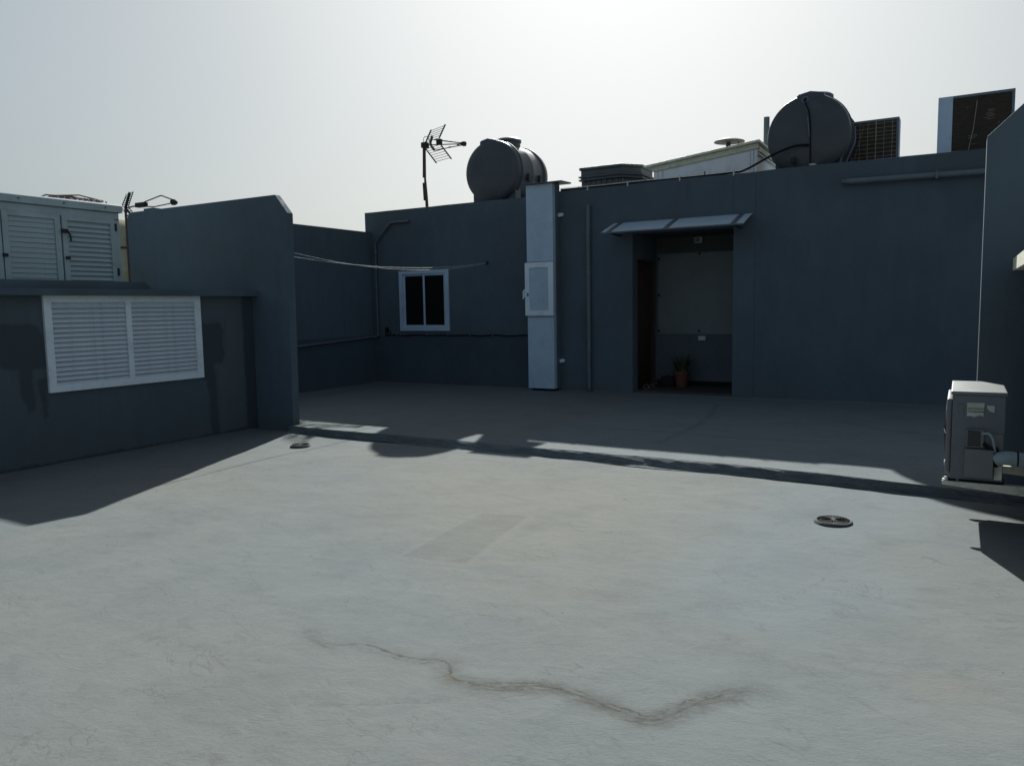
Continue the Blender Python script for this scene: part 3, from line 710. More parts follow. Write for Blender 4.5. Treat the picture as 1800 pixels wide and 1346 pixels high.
an2 = thing('tv_aerial', 'small dark aerial lying low behind the wall beside the louvred shed', 'aerial')
bb, br_ = B(), B()
O2 = Vector((-11.93, 8.0, 3.28))
tube(bb, [O2, (-11.79,8,3.52)], .022, 8)
for dx in (-.10, .09):
    tube(bb, [O2+Vector((dx*.9+.0,0,.03-dx*.1)), Vector((-11.79+dx,8,3.50+dx*.25))], .008, 6)
for i in range(7):
    t = .12+i*.13; c = O2.lerp(Vector((-11.79,8,3.52)), t); tube(br_, [c+Vector((-.10,0,-.01)), c+Vector((.09,0,.02))], .005, 6)
tube(bb, [O2, (-11.66,8,3.06)], .022, 8)
for dx in (-.09, .09): tube(bb, [O2+Vector((dx,0,0)), Vector((-11.68+dx,8,3.04))], .008, 6)
for i in range(5):
    t = .15+i*.16; c = O2.lerp(Vector((-11.66,8,3.05)), t); tube(br_, [c+Vector((-.09,0,-.01)), c+Vector((.09,0,.02))], .005, 6)
r2 = obj('reflector_bars', bb, M['dark_metal'], an2, smooth=True, kind='stuff'); obj('rod', br_, M['dark_metal'], r2, kind='stuff')
bm = B(); tube(bm, [O2, (-11.45,8,3.30)], .012, 8); box(bm, -11.62, -11.40, 7.96, 8.04, 3.26, 3.33); obj('boom', bm, M['dark_metal'], an2)
bm = B(); tube(bm, [(-11.45,8,3.325),(-11.40,8,3.34),(-11.02,8,3.40),(-10.98,8,3.395),(-10.72,8,3.31)], .010, 8); obj('director_arm', bm, M['dark_metal'], an2, smooth=True)
bm = B(); tube(bm, [(-11.45,8,3.27),(-11.2,8,3.24),(-10.8,8,3.26)], .009, 8); obj('director_arm', bm, M['dark_metal'], an2, smooth=True)
obj('nose_cap', lathe(B(), [(0,-.07),(.05,-.05),(.045,.0),(.02,.05),(0,.06)], (-10.68,8,3.27), (1,0,-.15), 12), M['dark_metal'], an2, smooth=True)
obj('mast', tube(B(), [(-11.93,8,1.83),(-11.93,8,3.3)], .02, 8), M['rust'], an2, smooth=True)
setbase(an2, (-11.93, 8.0, 1.83))

# ---------------------------------------------------------------- water tanks on the house roof
def water_tank(name, label, x, z, y0, r, L, front_block):
    t = thing(name, label, 'tank', 'horizontal water tanks on the house roof')
    # body: domed ends, two raised seams
    prof = [(0,-.045),(r*.35,-.04),(r*.7,-.022),(r*.9,.0),(r*.975,.03),(r,.075),(r,.155),(r*1.018,.17),(r*1.018,.21),(r*.985,.225),
            (r*.985,L*.5-.02),(r*.995,L*.5),(r*.985,L*.5+.02),(r*.985,L-.225),(r*1.018,L-.21),(r*1.018,L-.17),(r,L-.155),(r,L-.075),(r*.975,L-.03),(r*.9,L),(r*.6,L+.03),(0,L+.045)]
    obj('body', lathe(B(), prof, (x, y0, z), (0,1,0), 56), M['tank'], t, smooth=True)
    for yy in (.19, L-.19):
        obj('band', lathe(B(), [(r*1.019,-.022),(r*1.03,-.018),(r*1.03,.018),(r*1.019,.022)], (x, y0+yy, z), (0,1,0), 56), M['band'], t, smooth=True)
    lid = obj('lid', lathe(B(), [(.23,-.09),(.23,.05),(.25,.055),(.25,.10),(.22,.125),(.1,.145),(0,.148)], (x+.02, y0+L*.52, z+r*.98), (0,0,1), 28), M['dark_plastic'], t, smooth=True)
    # moulded block on the upper front edge
    a, b = front_block
    zt = z+r
    bm = B(); prism(bm, [(x+a, zt-.13),(x+a, zt-.015),(x+a+.03, zt+.005),(x+(a+b)/2, zt+.035),(x+b, zt-.005),(x+b+.03, zt-.13)], 'y', y0+.02, y0+.26); obj('moulded_lug', bm, M['tank'], t, bevel=.012, smooth=True)
    for yy in (.12, L-.30):
        bm = B(); prism(bm, [(x-r*.8, 3.40),(x+r*.8, 3.40),(x+r*.8, z-r*.52),(x+r*.62, z-r*.74),(x+r*.3, z-r*.93),(x, z-r*.995),(x-r*.3, z-r*.93),(x-r*.62, z-r*.74),(x-r*.8, z-r*.52)], 'y', y0+yy, y0+yy+.2)
        obj('saddle', bm, M['tank'], t)
    return t
t1 = water_tank('water_tank', 'dark horizontal water tank left of the tall white cabinet', -7.80, 4.12, 12.75, .585, 1.28, (-.24, .10))
for yy, zz in ((13.2,4.02),(13.65,4.05)):
    bm = box(B(), -7.24, -7.19, yy-.045, yy+.045, zz-.09, zz+.05); obj('moulded_pad', bm, M['band'], t1, bevel=.01)
setbase(t1, (-7.8, 13.3, 3.4))
t2 = water_tank('water_tank', 'dark round fronted water tank with hoses, right of the white roof shed', -2.13, 4.11, 12.8, .61, 1.28, (-.17, .22))
obj('inlet_ring', lathe(B(), [(.052,0),(.052,-.03),(.034,-.03),(.034,0)], (-2.17, 12.80, 4.62), (0,1,0), 16), M['frame_blue'], t2, smooth=True)
obj('hose', tube(B(), curve_pts([(-2.17,12.76,4.62),(-2.145,12.70,4.54),(-2.10,12.715,4.42),(-2.08,12.725,4.20),(-2.075,12.725,3.95),(-2.07,12.73,3.62)], 5), .010, 8), M['black'], t2, smooth=True)
obj('strap', tube(B(), [(-2.12,12.725,4.36),(-2.09,12.728,4.06)], .012, 6), M['frame_blue'], t2)
bm = B(); tube(bm, [(-2.06,12.74,3.56),(-2.06,12.68,3.63),(-1.98,12.66,3.62)], .02, 8); obj('tap', bm, M['plate'], t2, smooth=True)
bm = B(); tube(bm, [(-2.35,12.76,3.72),(-2.30,12.68,3.68),(-2.24,12.68,3.60)], .022, 8); box(bm, -2.34, -2.27, 12.64, 12.70, 3.68, 3.76); obj('tap', bm, M['dark_metal'], t2, smooth=True)
for dx in (.0, .07): obj('strap', tube(B(), curve_pts([(-1.53+dx*.4,12.98+dx*2,4.2),(-1.56+dx,12.9+dx*2,3.95),(-1.66+dx,12.9+dx*2,3.7),(-1.70+dx,12.9+dx*2,3.45)], 5), .014, 8), M['frame_blue'], t2, smooth=True)
setbase(t2, (-2.13, 13.4, 3.4))

# square dark cistern
ct = thing('roof_cistern', 'square dark plastic cistern with ribbed lid, between cabinet and white roof shed', 'cistern')
bm = B(); ins = 0
prism(bm, [(-6.17,13.30),(-5.40,13.30),(-5.12,13.62),(-5.12,14.2),(-6.17,14.3)], 'z', 3.40, 3.84); obj('body', bm, M['dark_plastic'], ct, bevel=.02)
def ring(z0, z1, g): return prism(B(), [(-6.17-g,13.30-g),(-5.38+g*.4,13.30-g),(-5.12+g,13.60-g*.4),(-5.12+g,14.2+g),(-6.17-g,14.3+g)], 'z', z0, z1)
obj('band', ring(3.845, 3.872, .04), M['dark_plastic'], ct, bevel=.006); obj('band', ring(3.90, 3.932, .04), M['dark_plastic'], ct, bevel=.006)
lidc = obj('lid', ring(3.875, 3.897, .005), M['dark_plastic'], ct); obj('lid', ring(3.935, 4.036, .005), M['dark_plastic'], ct, bevel=.01)
obj('lid_rim', ring(4.038, 4.088, .03), M['dark_plastic'], ct, bevel=.008)
obj('lid_top', ring(4.090, 4.105, -.08), M['dark_plastic'], ct)
for i in range(7): obj('rib', bx(-6.02+i*.11, -5.995+i*.11, 13.278, 13.299, 3.46, 3.83), M['dark_plastic'], ct)
obj('wire', tube(B(), [(-6.12,13.26,3.76),(-6.35,12.9,3.62),(-6.3,12.3,3.53)], .004, 5), M['wire'], ct)
setbase(ct, (-5.55, 13.8, 3.4))

# white roof shed with sloping roof, and its mushroom vent and flue
ws = thing('roof_shed', 'white metal roof shed with a sloping cream eave, left of the round fronted tank', 'shed')
sl = lambda x: 3.972+(x+4.907)*.112
prism_b = prism(B(), [(-4.77,3.40),(-3.0,3.40),(-3.0,sl(-3.0)-.06),(-4.77,sl(-4.77)-.06)], 'y', 13.34, 14.9)
obj('body', prism_b, M['shed_white'], ws)
bm = B(); prism(bm, [(-4.60,3.40),(-3.11,3.40),(-3.11,sl(-3.11)-.125),(-4.60,sl(-4.60)-.125)], 'y', 13.322, 13.338); obj('front_panel', bm, M['shed_white'], ws, bevel=.004)
for a, b in ((-4.775,-4.70),(-4.69,-4.62),(-3.095,-3.055),(-3.045,-2.99)):
    obj('corner_post', prism(B(), [(a,3.40),(b,3.40),(b,sl(b)-.115),(a,sl(a)-.115)], 'y', 13.315, 13.339), M['shed_white'], ws, bevel=.003)
obj('fascia', prism(B(), [(-4.78,sl(-4.78)-.105),(-2.98,sl(-2.98)-.105),(-2.98,sl(-2.98)-.02),(-4.78,sl(-4.78)-.02)], 'y', 13.30, 13.338), M['cream'], ws, bevel=.003)
obj('roof_panel', prism(B(), [(-4.93,sl(-4.93)-.018),(-2.95,sl(-2.95)-.018),(-2.95,sl(-2.95)+.022),(-4.93,sl(-4.93)+.022)], 'y', 13.24, 15.0), M['cream'], ws, bevel=.004)
for i, z_ in enumerate((.04,.09,.14)): obj('side_rail', bx(-2.998, -2.965+.012*(i%2), 13.34, 14.9, sl(-3)-.06-z_, sl(-3)-.03-z_), M['cream'], ws)
setbase(ws, (-3.9, 14.1, 3.4))
mv = thing('mushroom_vent', 'thin round vent cap above the white roof shed', 'vent')
obj('cap', lathe(B(), [(0,.075),(.06,.068),(.16,.04),(.26,.0),(.265,-.01),(.24,-.012),(.1,-.02),(0,-.02)], (-3.63, 14.0, 4.385), (0.02,0,1), 28), M['dark_metal'], mv, smooth=True)
obj('stem', tube(B(), [(-3.67,14.0,4.05),(-3.67,14.0,4.2),(-3.64,14.0,4.37)], .04, 10), M['dark_metal'], mv, smooth=True)
obj('stay', tube(B(), [(-3.49,14.0,4.05),(-3.47,14.0,4.375)], .008, 6), M['dark_metal'], mv)
setbase(mv, (-3.65, 14.0, 4.1))
fl = obj('flue_pipe', lathe(B(), [(.0,0),(.052,0),(.052,1.52),(.046,1.52),(.046,1.4),(0,1.4)], (-3.20, 14.95, 3.41), (0,0,1), 16), M['pipe_light'], smooth=True)
tag(fl, 'plain grey flue pipe rising just left of the round fronted water tank', 'pipe')

# outdoor units on the roof, seen from behind
def roof_unit(label, x0, x1, y, z0, z1, side, nh, nv, grid_r, depth=.32):
    t = thing('outdoor_unit', label, 'air conditioner', 'outdoor units up on the house roof')
    bm = B(); box(bm, x0, x1, y+.02, y+depth, z0, z1); obj('casing', bm, M['frame_blue'], t, bevel=.006)
    f = B(); c0 = x0+side
    box(f, c0, x1, y, y+.018, z1-.035, z1); box(f, x1-.035, x1, y, y+.018, z0, z1-.036); box(f, c0, x1-.036, y, y+.018, z0, z0+.03)
    obj('frame', f, M['frame_blue'], t, bevel=.003)
    if side > .05: obj('side_panel', bx(x0, c0-.003, y-.004, y+.018, z0, z1), M['cabinet'], t, bevel=.003, label='pale panel beside the dark coil')
    cx0, cx1, cz0, cz1 = c0+.002, x1-.037, z0+.032, z1-.037
    co = obj('coil', bx(cx0, cx1, y+.01, y+.019, cz0, cz1), M['coil'], t)
    g = B()
    for i in range(nh):
        z = cz0+(cz1-cz0)*(i+.5)/nh+random.uniform(-.003,.003); tube(g, [(cx0,y+.002,z),(cx1,y+.002,z+random.uniform(-.006,.006))], grid_r, 5)
    for i in range(nv):
        x = cx0+(cx1-cx0)*(i+.5)/nv; tube(g, [(x,y,cz0),(x+.004,y,cz1)], grid_r*(1.8 if i == nv//2 else 1), 5)
    obj('guard_wire', g, M['wire'], co, kind='stuff')
    for a in (x0+.08, x1-.14): obj('foot', bx(a, a+.06, y-.02, y+depth+.02, 3.40, z0-.002), M['dark_metal'], t)
    return t
u1 = roof_unit('smaller outdoor unit with a wire guarded coil, right behind the round fronted tank', -1.66, -.925, 13.6, 3.56, 4.37, .0, 12, 6, .0055)
obj('cord', tube(B(), [(-1.42,13.58,4.28),(-1.5,13.58,4.0),(-1.57,13.585,3.7)], .004, 5), M['wire'], u1)
setbase(u1, (-1.3, 13.76, 3.4))
u2 = roof_unit('larger outdoor unit with a pale side panel and bare black coil, at the right', -.385, .545, 13.0, 3.52, 4.435, .185, 0, 0, .003)
obj('cord', tube(B(), [(.095,12.98,4.33),(.06,12.985,3.95),(-.01,12.985,3.55)], .006, 5), M['wire'], u2)
g = B()
for (x, z, w) in ((.22,4.19,.07),(.23,4.17,.09),(.20,4.14,.08),(.21,4.12,.10),(.24,4.10,.07),(.18,4.08,.08),(.22,4.06,.09),(.0,3.86,.11),(.01,3.84,.10),(.0,3.82,.09),(.03,3.74,.06),(-.03,4.25,.02),(.35,4.0,.03)):
    tube(g, [(x,13.002,z),(x+w,13.002,z+.006)], .0035, 5)
obj('bent_fin', g, M['wire'], [c for c in u2.children if c.name.startswith('coil')][0], kind='stuff')
fing = B()
for i in range(30): z = 3.57+i*.028; tube(fing, [(-.19,13.006,z),(.50,13.006,z+.004)], .003, 4)
obj('fin_row', fing, M['coil'], [c for c in u2.children if c.name.startswith('coil')][0], kind='stuff')
for zz in (4.33, 3.77): obj('screw_cover', lathe(B(), [(0,-.008),(.01,-.006),(.011,0)], (-.19,12.998,zz), (0,1,0), 8), M['dark_metal'], u2)
setbase(u2, (.08, 13.15, 3.4))

# ---------------------------------------------------------------- on the house wall
cb = thing('duct_cabinet', 'tall white metal cabinet standing against the house wall', 'cabinet')
cx0, cx1, cy = -6.60, -6.085, 11.95
obj('column', bx(cx0, cx1, cy, 12.197, .125, 3.64), M['cabinet'], cb, bevel=.004)
obj('plinth', bx(cx0+.05, cx1-.04, cy+.04, 12.196, .07, .123), M['black'], cb)
obj('edge_strip', bx(cx1+.001, cx1+.012, cy+.09, 12.197, .125, 3.63), M['pipe_light'], cb)
for z in (2.325, 1.37): obj('joint', bx(cx0-.003, cx1+.003, cy-.004, cy-.001, z, z+.008), M['pipe'], cb)
cap = obj('cap', prism(B(), [(11.88,3.645),(12.27,3.645),(12.27,3.67),(11.88,3.658)], 'x', cx0-.02, cx1+.20), M['pipe'], cb)
dz0, dz1 = 1.40, 2.315; dd = B(); a, b = cx0-.025, cx1+.012
box(dd, a, a+.085, cy-.04, cy-.006, dz0, dz1); box(dd, b-.095, b, cy-.04, cy-.006, dz0, dz1); box(dd, a+.085, b-.095, cy-.04, cy-.006, dz0, dz0+.085); box(dd, a+.085, b-.095, cy-.04, cy-.006, dz1-.09, dz1)
cd = obj('door', dd, M['white'], cb, bevel=.005)
obj('door_panel', bx(a+.086, b-.096, cy-.024, cy-.010, dz0+.086, dz1-.091), M['cabinet'], cd)
bm = B(); box(bm, a-.015, a+.03, cy-.055, cy-.041, 1.72, 1.86); tube(bm, [(a+.0,cy-.055,1.84),(a-.01,cy-.085,1.83),(a-.01,cy-.085,1.69)], .011, 8); obj('handle', bm, M['white'], cd, smooth=True)
obj('lock', bx(a+.045, a+.07, cy-.046, cy-.0405, 1.74, 1.79), M['dark_metal'], cd)
for z in (3.12, .60):
    obj('wall_bracket', box(box(B(), cx1+.013, cx1+.05, 12.13, 12.197, z-.03, z+.03), cx1+.051, cx1+.085, 12.15, 12.197, z-.02, z+.035), M['white'], cb, bevel=.004)
setbase(cb, (-6.34, 12.1, .08))

dp = thing('drainpipe', 'grey painted drainpipe down the wall between white cabinet and doorway', 'pipe')
obj('pipe', tube(B(), [(-5.515,12.145,.11),(-5.515,12.145,3.25)], .037, 14), M['pipe_light'], dp, smooth=True)
for z in (.75, 2.1, 2.75): obj('collar', lathe(B(), [(.038,0),(.044,.003),(.044,.05),(.038,.053)], (-5.515,12.145,z), (0,0,1), 14), M['pipe_light'], dp, smooth=True)
obj('shoe', tube(B(), [(-5.515,12.145,.16),(-5.50,12.12,.115),(-5.49,12.06,.10)], .038, 12), M['pipe'], dp, smooth=True)
setbase(dp, (-5.515, 12.145, .09))

cp = thing('corner_conduit', 'thin grey pipe bent up the corner left of the small white window', 'pipe')
obj('pipe', tube(B(), [(-9.31,12.15,3.245),(-9.72,12.15,3.245),(-9.78,12.15,3.225),(-10.14,12.15,2.90),(-10.165,12.15,2.84),(-10.165,12.15,1.05)], .027, 12), M['pipe'], cp, smooth=True)
obj('pipe', tube(B(), [(-10.165,12.15,1.05),(-10.20,12.13,1.015),(-10.24,12.05,1.005),(-10.24,10.05,.918),(-10.24,7.6,.82)], .024, 12), M['pipe'], cp, smooth=True)
for z in (2.66, 1.02): obj('collar', lathe(B(), [(.028,0),(.035,.003),(.035,.06),(.028,.063)], (-10.165,12.15,z), (0,0,1), 12), M['pipe'], cp, smooth=True)
for yy in (11.2, 9.6, 8.4): obj('clip', bx(-10.289, -10.262, yy, yy+.02, .88+(yy-9.6)*.04, .94+(yy-9.6)*.04), M['pipe'], cp)
setbase(cp, (-10.165, 12.15, .9))

cc = thing('wall_cable', 'black cable clipped along the wall below the small white window', 'cable')
pts = []
for i in range(33):
    x = -9.97+i*(3.36/32); pts.append((x, 12.183, 1.045+.007*math.sin(i*1.1)-.006*abs(math.sin(i*.39))))
obj('cable', tube(B(), pts, .012, 6), M['black'], cc, smooth=True)
for x in (-9.72,-9.62,-8.96,-8.48,-7.98,-7.47): obj('clip', bx(x, x+.012, 12.165, 12.199, 1.02, 1.075), M['plate'] if x < -20 else M['pipe_light'], cc)
bm = B(); box(bm, -9.98, -9.92, 12.15, 12.199, 1.10, 1.19); tube(bm, curve_pts([(-9.95,12.17,1.10),(-9.99,12.16,1.06),(-9.93,12.15,1.03),(-9.86,12.17,1.10),(-9.90,12.17,1.16)], 4), .008, 6); obj('junction', bm, M['black'], cc)
setbase(cc, (-8.3, 12.18, 1.04))

aw = thing('door_awning', 'small white awning sheet on grey brackets above the doorway', 'awning')
zf, zb, yf = 2.715, 2.915, 11.62
SHX = ((-5.06,-2.80))
def ribbon(x0, x1, dz, th):
    n = 7; bm = B(); top = []; bot = []
    poly = []
    for i in range(n): t = i/(n-1); poly.append((yf+(12.196-yf)*t, zf+(zb-zf)*t+.004*math.sin(math.pi*t)+dz))
    poly2 = [(y, z-th) for y, z in poly[::-1]]
    return prism(bm, poly+poly2, 'x', x0, x1)
obj('sheet', ribbon(SHX[0], SHX[1], 0, .008), M['sheet'], aw)
for x in (-4.93, -3.98, -2.95):
    k_ = obj('bracket', ribbon(x-.035, x+.035, .012, .011), M['pipe'], aw)
for x in (-4.93, -2.95):
    bm = B(); tube(bm, [(x,11.70,zf+.005),(x,11.95,2.70),(x,12.19,2.70)], .014, 8); obj('arm', bm, M['dark_metal'], aw)
obj('front_edge', bx(SHX[0]+.002, SHX[1]-.002, yf-.012, yf-.001, zf-.016, zf+.006), M['pipe_light'], aw)
setbase(aw, (-3.93, 12.196, 2.7))

rp = thing('high_pipe', 'grey pipe fixed level along the top of the house wall at the right', 'pipe')
obj('pipe', tube(B(), [(-1.475,12.12,3.248),(3.0,12.12,3.175)], .042, 14), M['pipe_light'], rp, smooth=True)
obj('end_cap', tube(B(), [(-1.54,12.12,3.249),(-1.474,12.12,3.248)], .036, 14), M['pipe'], rp, smooth=True)
for x in (-.36, 1.2): obj('collar', bx(x, x+.03, 12.06, 12.199, 3.17-.016*x, 3.27-.016*x), M['pipe_light'], rp)
setbase(rp, (.7, 12.12, 3.2))

hs = thing('roof_hose', 'black hose clipped along the house wall top, rising to the round fronted tank', 'hose')
pts = [(-6.06,12.22,3.553),(-5.3,12.22,3.548),(-4.66,12.22,3.552),(-3.8,12.22,3.549),(-3.15,12.22,3.553),(-2.95,12.35,3.60),(-2.6,12.6,3.82),(-2.3,12.68,3.93),(-2.09,12.71,3.93)]
obj('hose', tube(B(), curve_pts(pts, 6), .018, 8), M['black'], hs, smooth=True)
obj('cord', tube(B(), curve_pts([(-6.06,12.20,3.575),(-5.3,12.2,3.571),(-4.66,12.2,3.576),(-3.8,12.2,3.572),(-3.15,12.2,3.58)], 5), .003, 6), M['line'], hs)
for x in (-5.55,-4.83,-3.95,-3.1): obj('clip', bx(x, x+.018, 12.185, 12.245, 3.50, 3.578), M['plate'], hs)
obj('clip', bx(-3.55, -3.535, 12.2, 12.215, 3.54, 3.61), M['black'], hs)
setbase(hs, (-4.5, 12.22, 3.535))

for z0, z1, zm, k_ in ((2.31, 2.365, 2.165, 0), (2.253, 2.372, 2.195, 1)):
    pts = []
    for i in range(25):
        t = i/24; z = z0+(z1-z0)*t-4*((z0+z1)/2-zm)*t*(1-t); pts.append((-7.535-.05*t+.012*k_, 7.34+4.855*t, z))
    o = obj('clothes_line', tube(B(), pts, .0036, 6), M['line'], smooth=True)
    tag(o, ('white clothes line that hangs lower, from grey wall end to house wall', 'white clothes line that starts lower but sags less, by the small window')[k_], 'clothes line', 'clothes lines strung across the terrace')
hk = obj('wall_hook', bx(-7.60, -7.55, 12.17, 12.199, 2.34, 2.40), M['dark_metal']); tag(hk, 'small dark hook on the house wall holding the clothes lines', 'hook')

# things in the doorway
em = thing('emergency_light', 'small pale emergency light high inside the doorway', 'lamp')
obj('housing', bx(-4.035, -3.90, 13.29, 13.351, 2.60, 2.70), M['plate'], em, bevel=.008)
obj('lens', bx(-4.02, -3.935, 13.275, 13.289, 2.615, 2.685), M['board'], em, bevel=.004)
obj('side_light', bx(-3.915, -3.895, 13.272, 13.289, 2.62, 2.70), M['plate'], em, bevel=.004)
setbase(em, (-3.96, 13.35, 2.6))
so = thing('wall_socket', 'white socket box on the back wall of the doorway', 'socket')
obj('box', bx(-3.955, -3.825, 13.30, 13.351, .92, 1.0), M['plate'], so, bevel=.006)
obj('cover', bx(-3.945, -3.835, 13.288, 13.299, .93, .99), M['plate'], so, bevel=.003)
setbase(so, (-3.89, 13.35, .92))
pp = thing('potted_plant', 'upright spiky plant in a terracotta pot inside the doorway', 'plant')
obj('pot', lathe(B(), [(0,0),(.095,0),(.13,.22),(.145,.22),(.148,.265),(.125,.268),(.115,.23),(0,.23)], (-4.16,13.02,.133), (0,0,1), 28), M['terracotta'], pp, smooth=True)
obj('soil', lathe(B(), [(0,.236),(.114,.233)], (-4.16,13.02,.133), (0,0,1), 20), M['bag'], pp)
def leaf(bm, base, d, L, w, bend):
    base = Vector(base); d = Vector(d).normalized(); side = d.cross(Vector((0,0,1)));
    side = (side if side.length > .05 else Vector((1,0,0))).normalized(); out = Vector((d.x, d.y, 0)); out = out.normalized() if out.length > .01 else Vector((1,0,0))
    vs = []; n = 6
    for i in range(n+1):
        t = i/n; c = base+d*L*t+out*bend*t*t*L-Vector((0,0,1))*bend*.5*t*t*L; ww = w*(1-t**2.2)*(.75+.5*t)*.5
        vs.append((bm.verts.new(c-side*ww), bm.verts.new(c+out*-.006), bm.verts.new(c+side*ww)))
    for a, b in zip(vs, vs[1:]):
        bm.faces.new((a[0],a[1],b[1],b[0])); bm.faces.new((a[1],a[2],b[2],b[1]))
for grp in range(64):
    a = random.uniform(0, 6.28); r = random.uniform(0, .09); tl = random.uniform(.05, .50)
    bm = B(); leaf(bm, (-4.16+r*math.cos(a), 13.02+r*math.sin(a), .36), (tl*math.cos(a), tl*math.sin(a), 1), random.uniform(.2,.40), random.uniform(.026,.05), random.uniform(0,.35))
    obj('leaf', bm, M['twig'] if grp % 6 == 0 else M['leaf'], pp)
setbase(pp, (-4.16, 13.02, .133))
def lump(name, c, s, mat, seed, parent=None):
    bm = B(); bmesh.ops.create_icosphere(bm, subdivisions=4, radius=1)
    for v in bm.verts:
        p = v.co.copy(); n_ = vnoise(np.array([p.x*1.3+seed]), np.array([p.y*1.3+p.z*1.7]), 1.6)[0]+.4*vnoise(np.array([p.x*4+seed]), np.array([p.y*4+p.z*3]), 1.5)[0]
        p *= 1+.45*n_; p.z = max(p.z, -.55); v.co = Vector((c[0]+p.x*s[0], c[1]+p.y*s[1], c[2]+(p.z+.55)*s[2]))
    return obj(name, bm, mat, parent, smooth='all')
bg_ = thing('cloth_bag', 'slumped black bag lying beside the terracotta pot', 'bag')
lump('body', (-4.44,13.08,.134), (.18,.13,.11), M['bag'], 3, bg_)
obj('handle', tube(B(), curve_pts([(-4.6,13.0,.16),(-4.66,12.95,.20),(-4.64,12.97,.25),(-4.55,13.02,.25)], 5), .012, 8), M['shoe'], bg_, smooth=True)
setbase(bg_, (-4.44,13.08,.134))
for i, (x, y, r) in enumerate(((-4.60,12.42,.3),(-4.53,12.50,-.2))):
    bm = B(); sole = []
    for j in range(20):
        a = 2*math.pi*j/20; sx = .045*math.cos(a)*(1+.25*math.sin(a)); sy = .125*math.sin(a); sole.append((x+sx*math.cos(r)-sy*math.sin(r), y+sx*math.sin(r)+sy*math.cos(r)))
    t = thing('slipper', ('brown slipper against the door jamb', 'brown slipper lying free on the doorway tiles')[i], 'slipper', 'slippers in the doorway')
    obj('sole', prism(bm, sole, 'z', .134, .158), M['shoe'], t, bevel=.004)
    obj('upper', tube(B(), curve_pts([(x-.045,y+.03,.15),(x-.03,y+.04,.19),(x,y+.045,.205),(x+.03,y+.04,.19),(x+.045,y+.03,.15)], 4), .014, 8), M['shoe'], t, smooth=True)
    setbase(t, (x, y, .134))

# ---------------------------------------------------------------- drains
for i, (dx, dy, dr_) in enumerate(drains):
    t = thing('floor_drain', ('small dark floor drain near the grey wall end', 'radial floor drain grate in front of the near outdoor unit')[i], 'drain', 'drains in the roof floor')
    z = (.004, .001)[i]
    bm = B(); n = 48; r1 = dr_+.003
    prev = None; rings = []
    for j in range(n):
        a = 2*math.pi*j/n; w = 1+.03*vnoise(np.array([math.cos(a)*2]), np.array([math.sin(a)*2+i*9]), 1.5)[0]
        c, s = math.cos(a), math.sin(a); k_ = .003+.003*s
        rings.append([bm.verts.new((dx+c*dr_*.93, dy+s*dr_*.93, z+.004)), bm.verts.new((dx+c*dr_*1.0, dy+s*dr_*1.0, z+.006+k_)), bm.verts.new((dx+c*r1*w*1.03, dy+s*r1*w*1.03, z+.004+k_*.8)), bm.verts.new((dx+c*r1*w*1.13, dy+s*r1*w*1.13, z-.022))])
    for j in range(n):
        A_, B_ = rings[j], rings[(j+1) % n]
        for q in range(3): bm.faces.new((A_[q], B_[q], B_[q+1], A_[q+1]))
    bmesh.ops.recalc_face_normals(bm, faces=bm.faces)
    obj('collar', bm, M['collar'], t, smooth='all')
    obj('shaft_shade', lathe(B(), [(0,z+.002),(dr_*.95,z+.003)], (dx,dy,0), (0,0,1), 32), M['void'], t)  # flat disc with the darkness of the hole painted in
    bm = B(); nb = 26
    for j in range(nb):
        a = 2*math.pi*j/nb+.05; c, s = math.cos(a), math.sin(a); w = .0028
        p0 = Vector((dx+c*dr_*.13, dy+s*dr_*.13, z+.014)); p1 = Vector((dx+c*dr_*.93, dy+s*dr_*.93, z+.010))
        tube(bm, [p0, p1], [.0016, .0026], 6)
    obj('bars', bm, M['grate'], t, kind='stuff')
    obj('hub', lathe(B(), [(dr_*.15,.008),(dr_*.15,.012),(dr_*.10,.015),(0,.016)], (dx,dy,z), (0,0,1), 20), M['grate'], t, smooth=True)
    obj('rim', lathe(B(), [(dr_*.93,.0045),(dr_*.93,.008),(dr_*.98,.009),(dr_*1.0,.005)], (dx,dy,z), (0,0,1), 40), M['grate'], t, smooth=True)
    setbase(t, (dx, dy, 0))

# ---------------------------------------------------------------- near outdoor unit on brackets
ac = thing('outdoor_unit', 'near grey outdoor unit on wall brackets at the right picture edge', 'air conditioner')
ax0, ax1, ay0, ay1, az0, az1 = -.028, .272, 5.95, 6.72, .345, .925
obj('casing', bx(ax0, ax1, ay0, ay1, az0, az1-.01), M['ac'], ac, bevel=.014, seg=3, smooth=True)
bm = prism(B(), [(ax0-.012,ay0-.012),(ax1+.012,ay0-.012),(ax1+.012,ay1-.25),(ax1-.12,ay1+.012),(ax0-.012,ay1+.012)], 'z', az1-.008, az1+.016)
obj('lid', bm, M['ac_top'], ac, bevel=.009, seg=3, smooth=True)
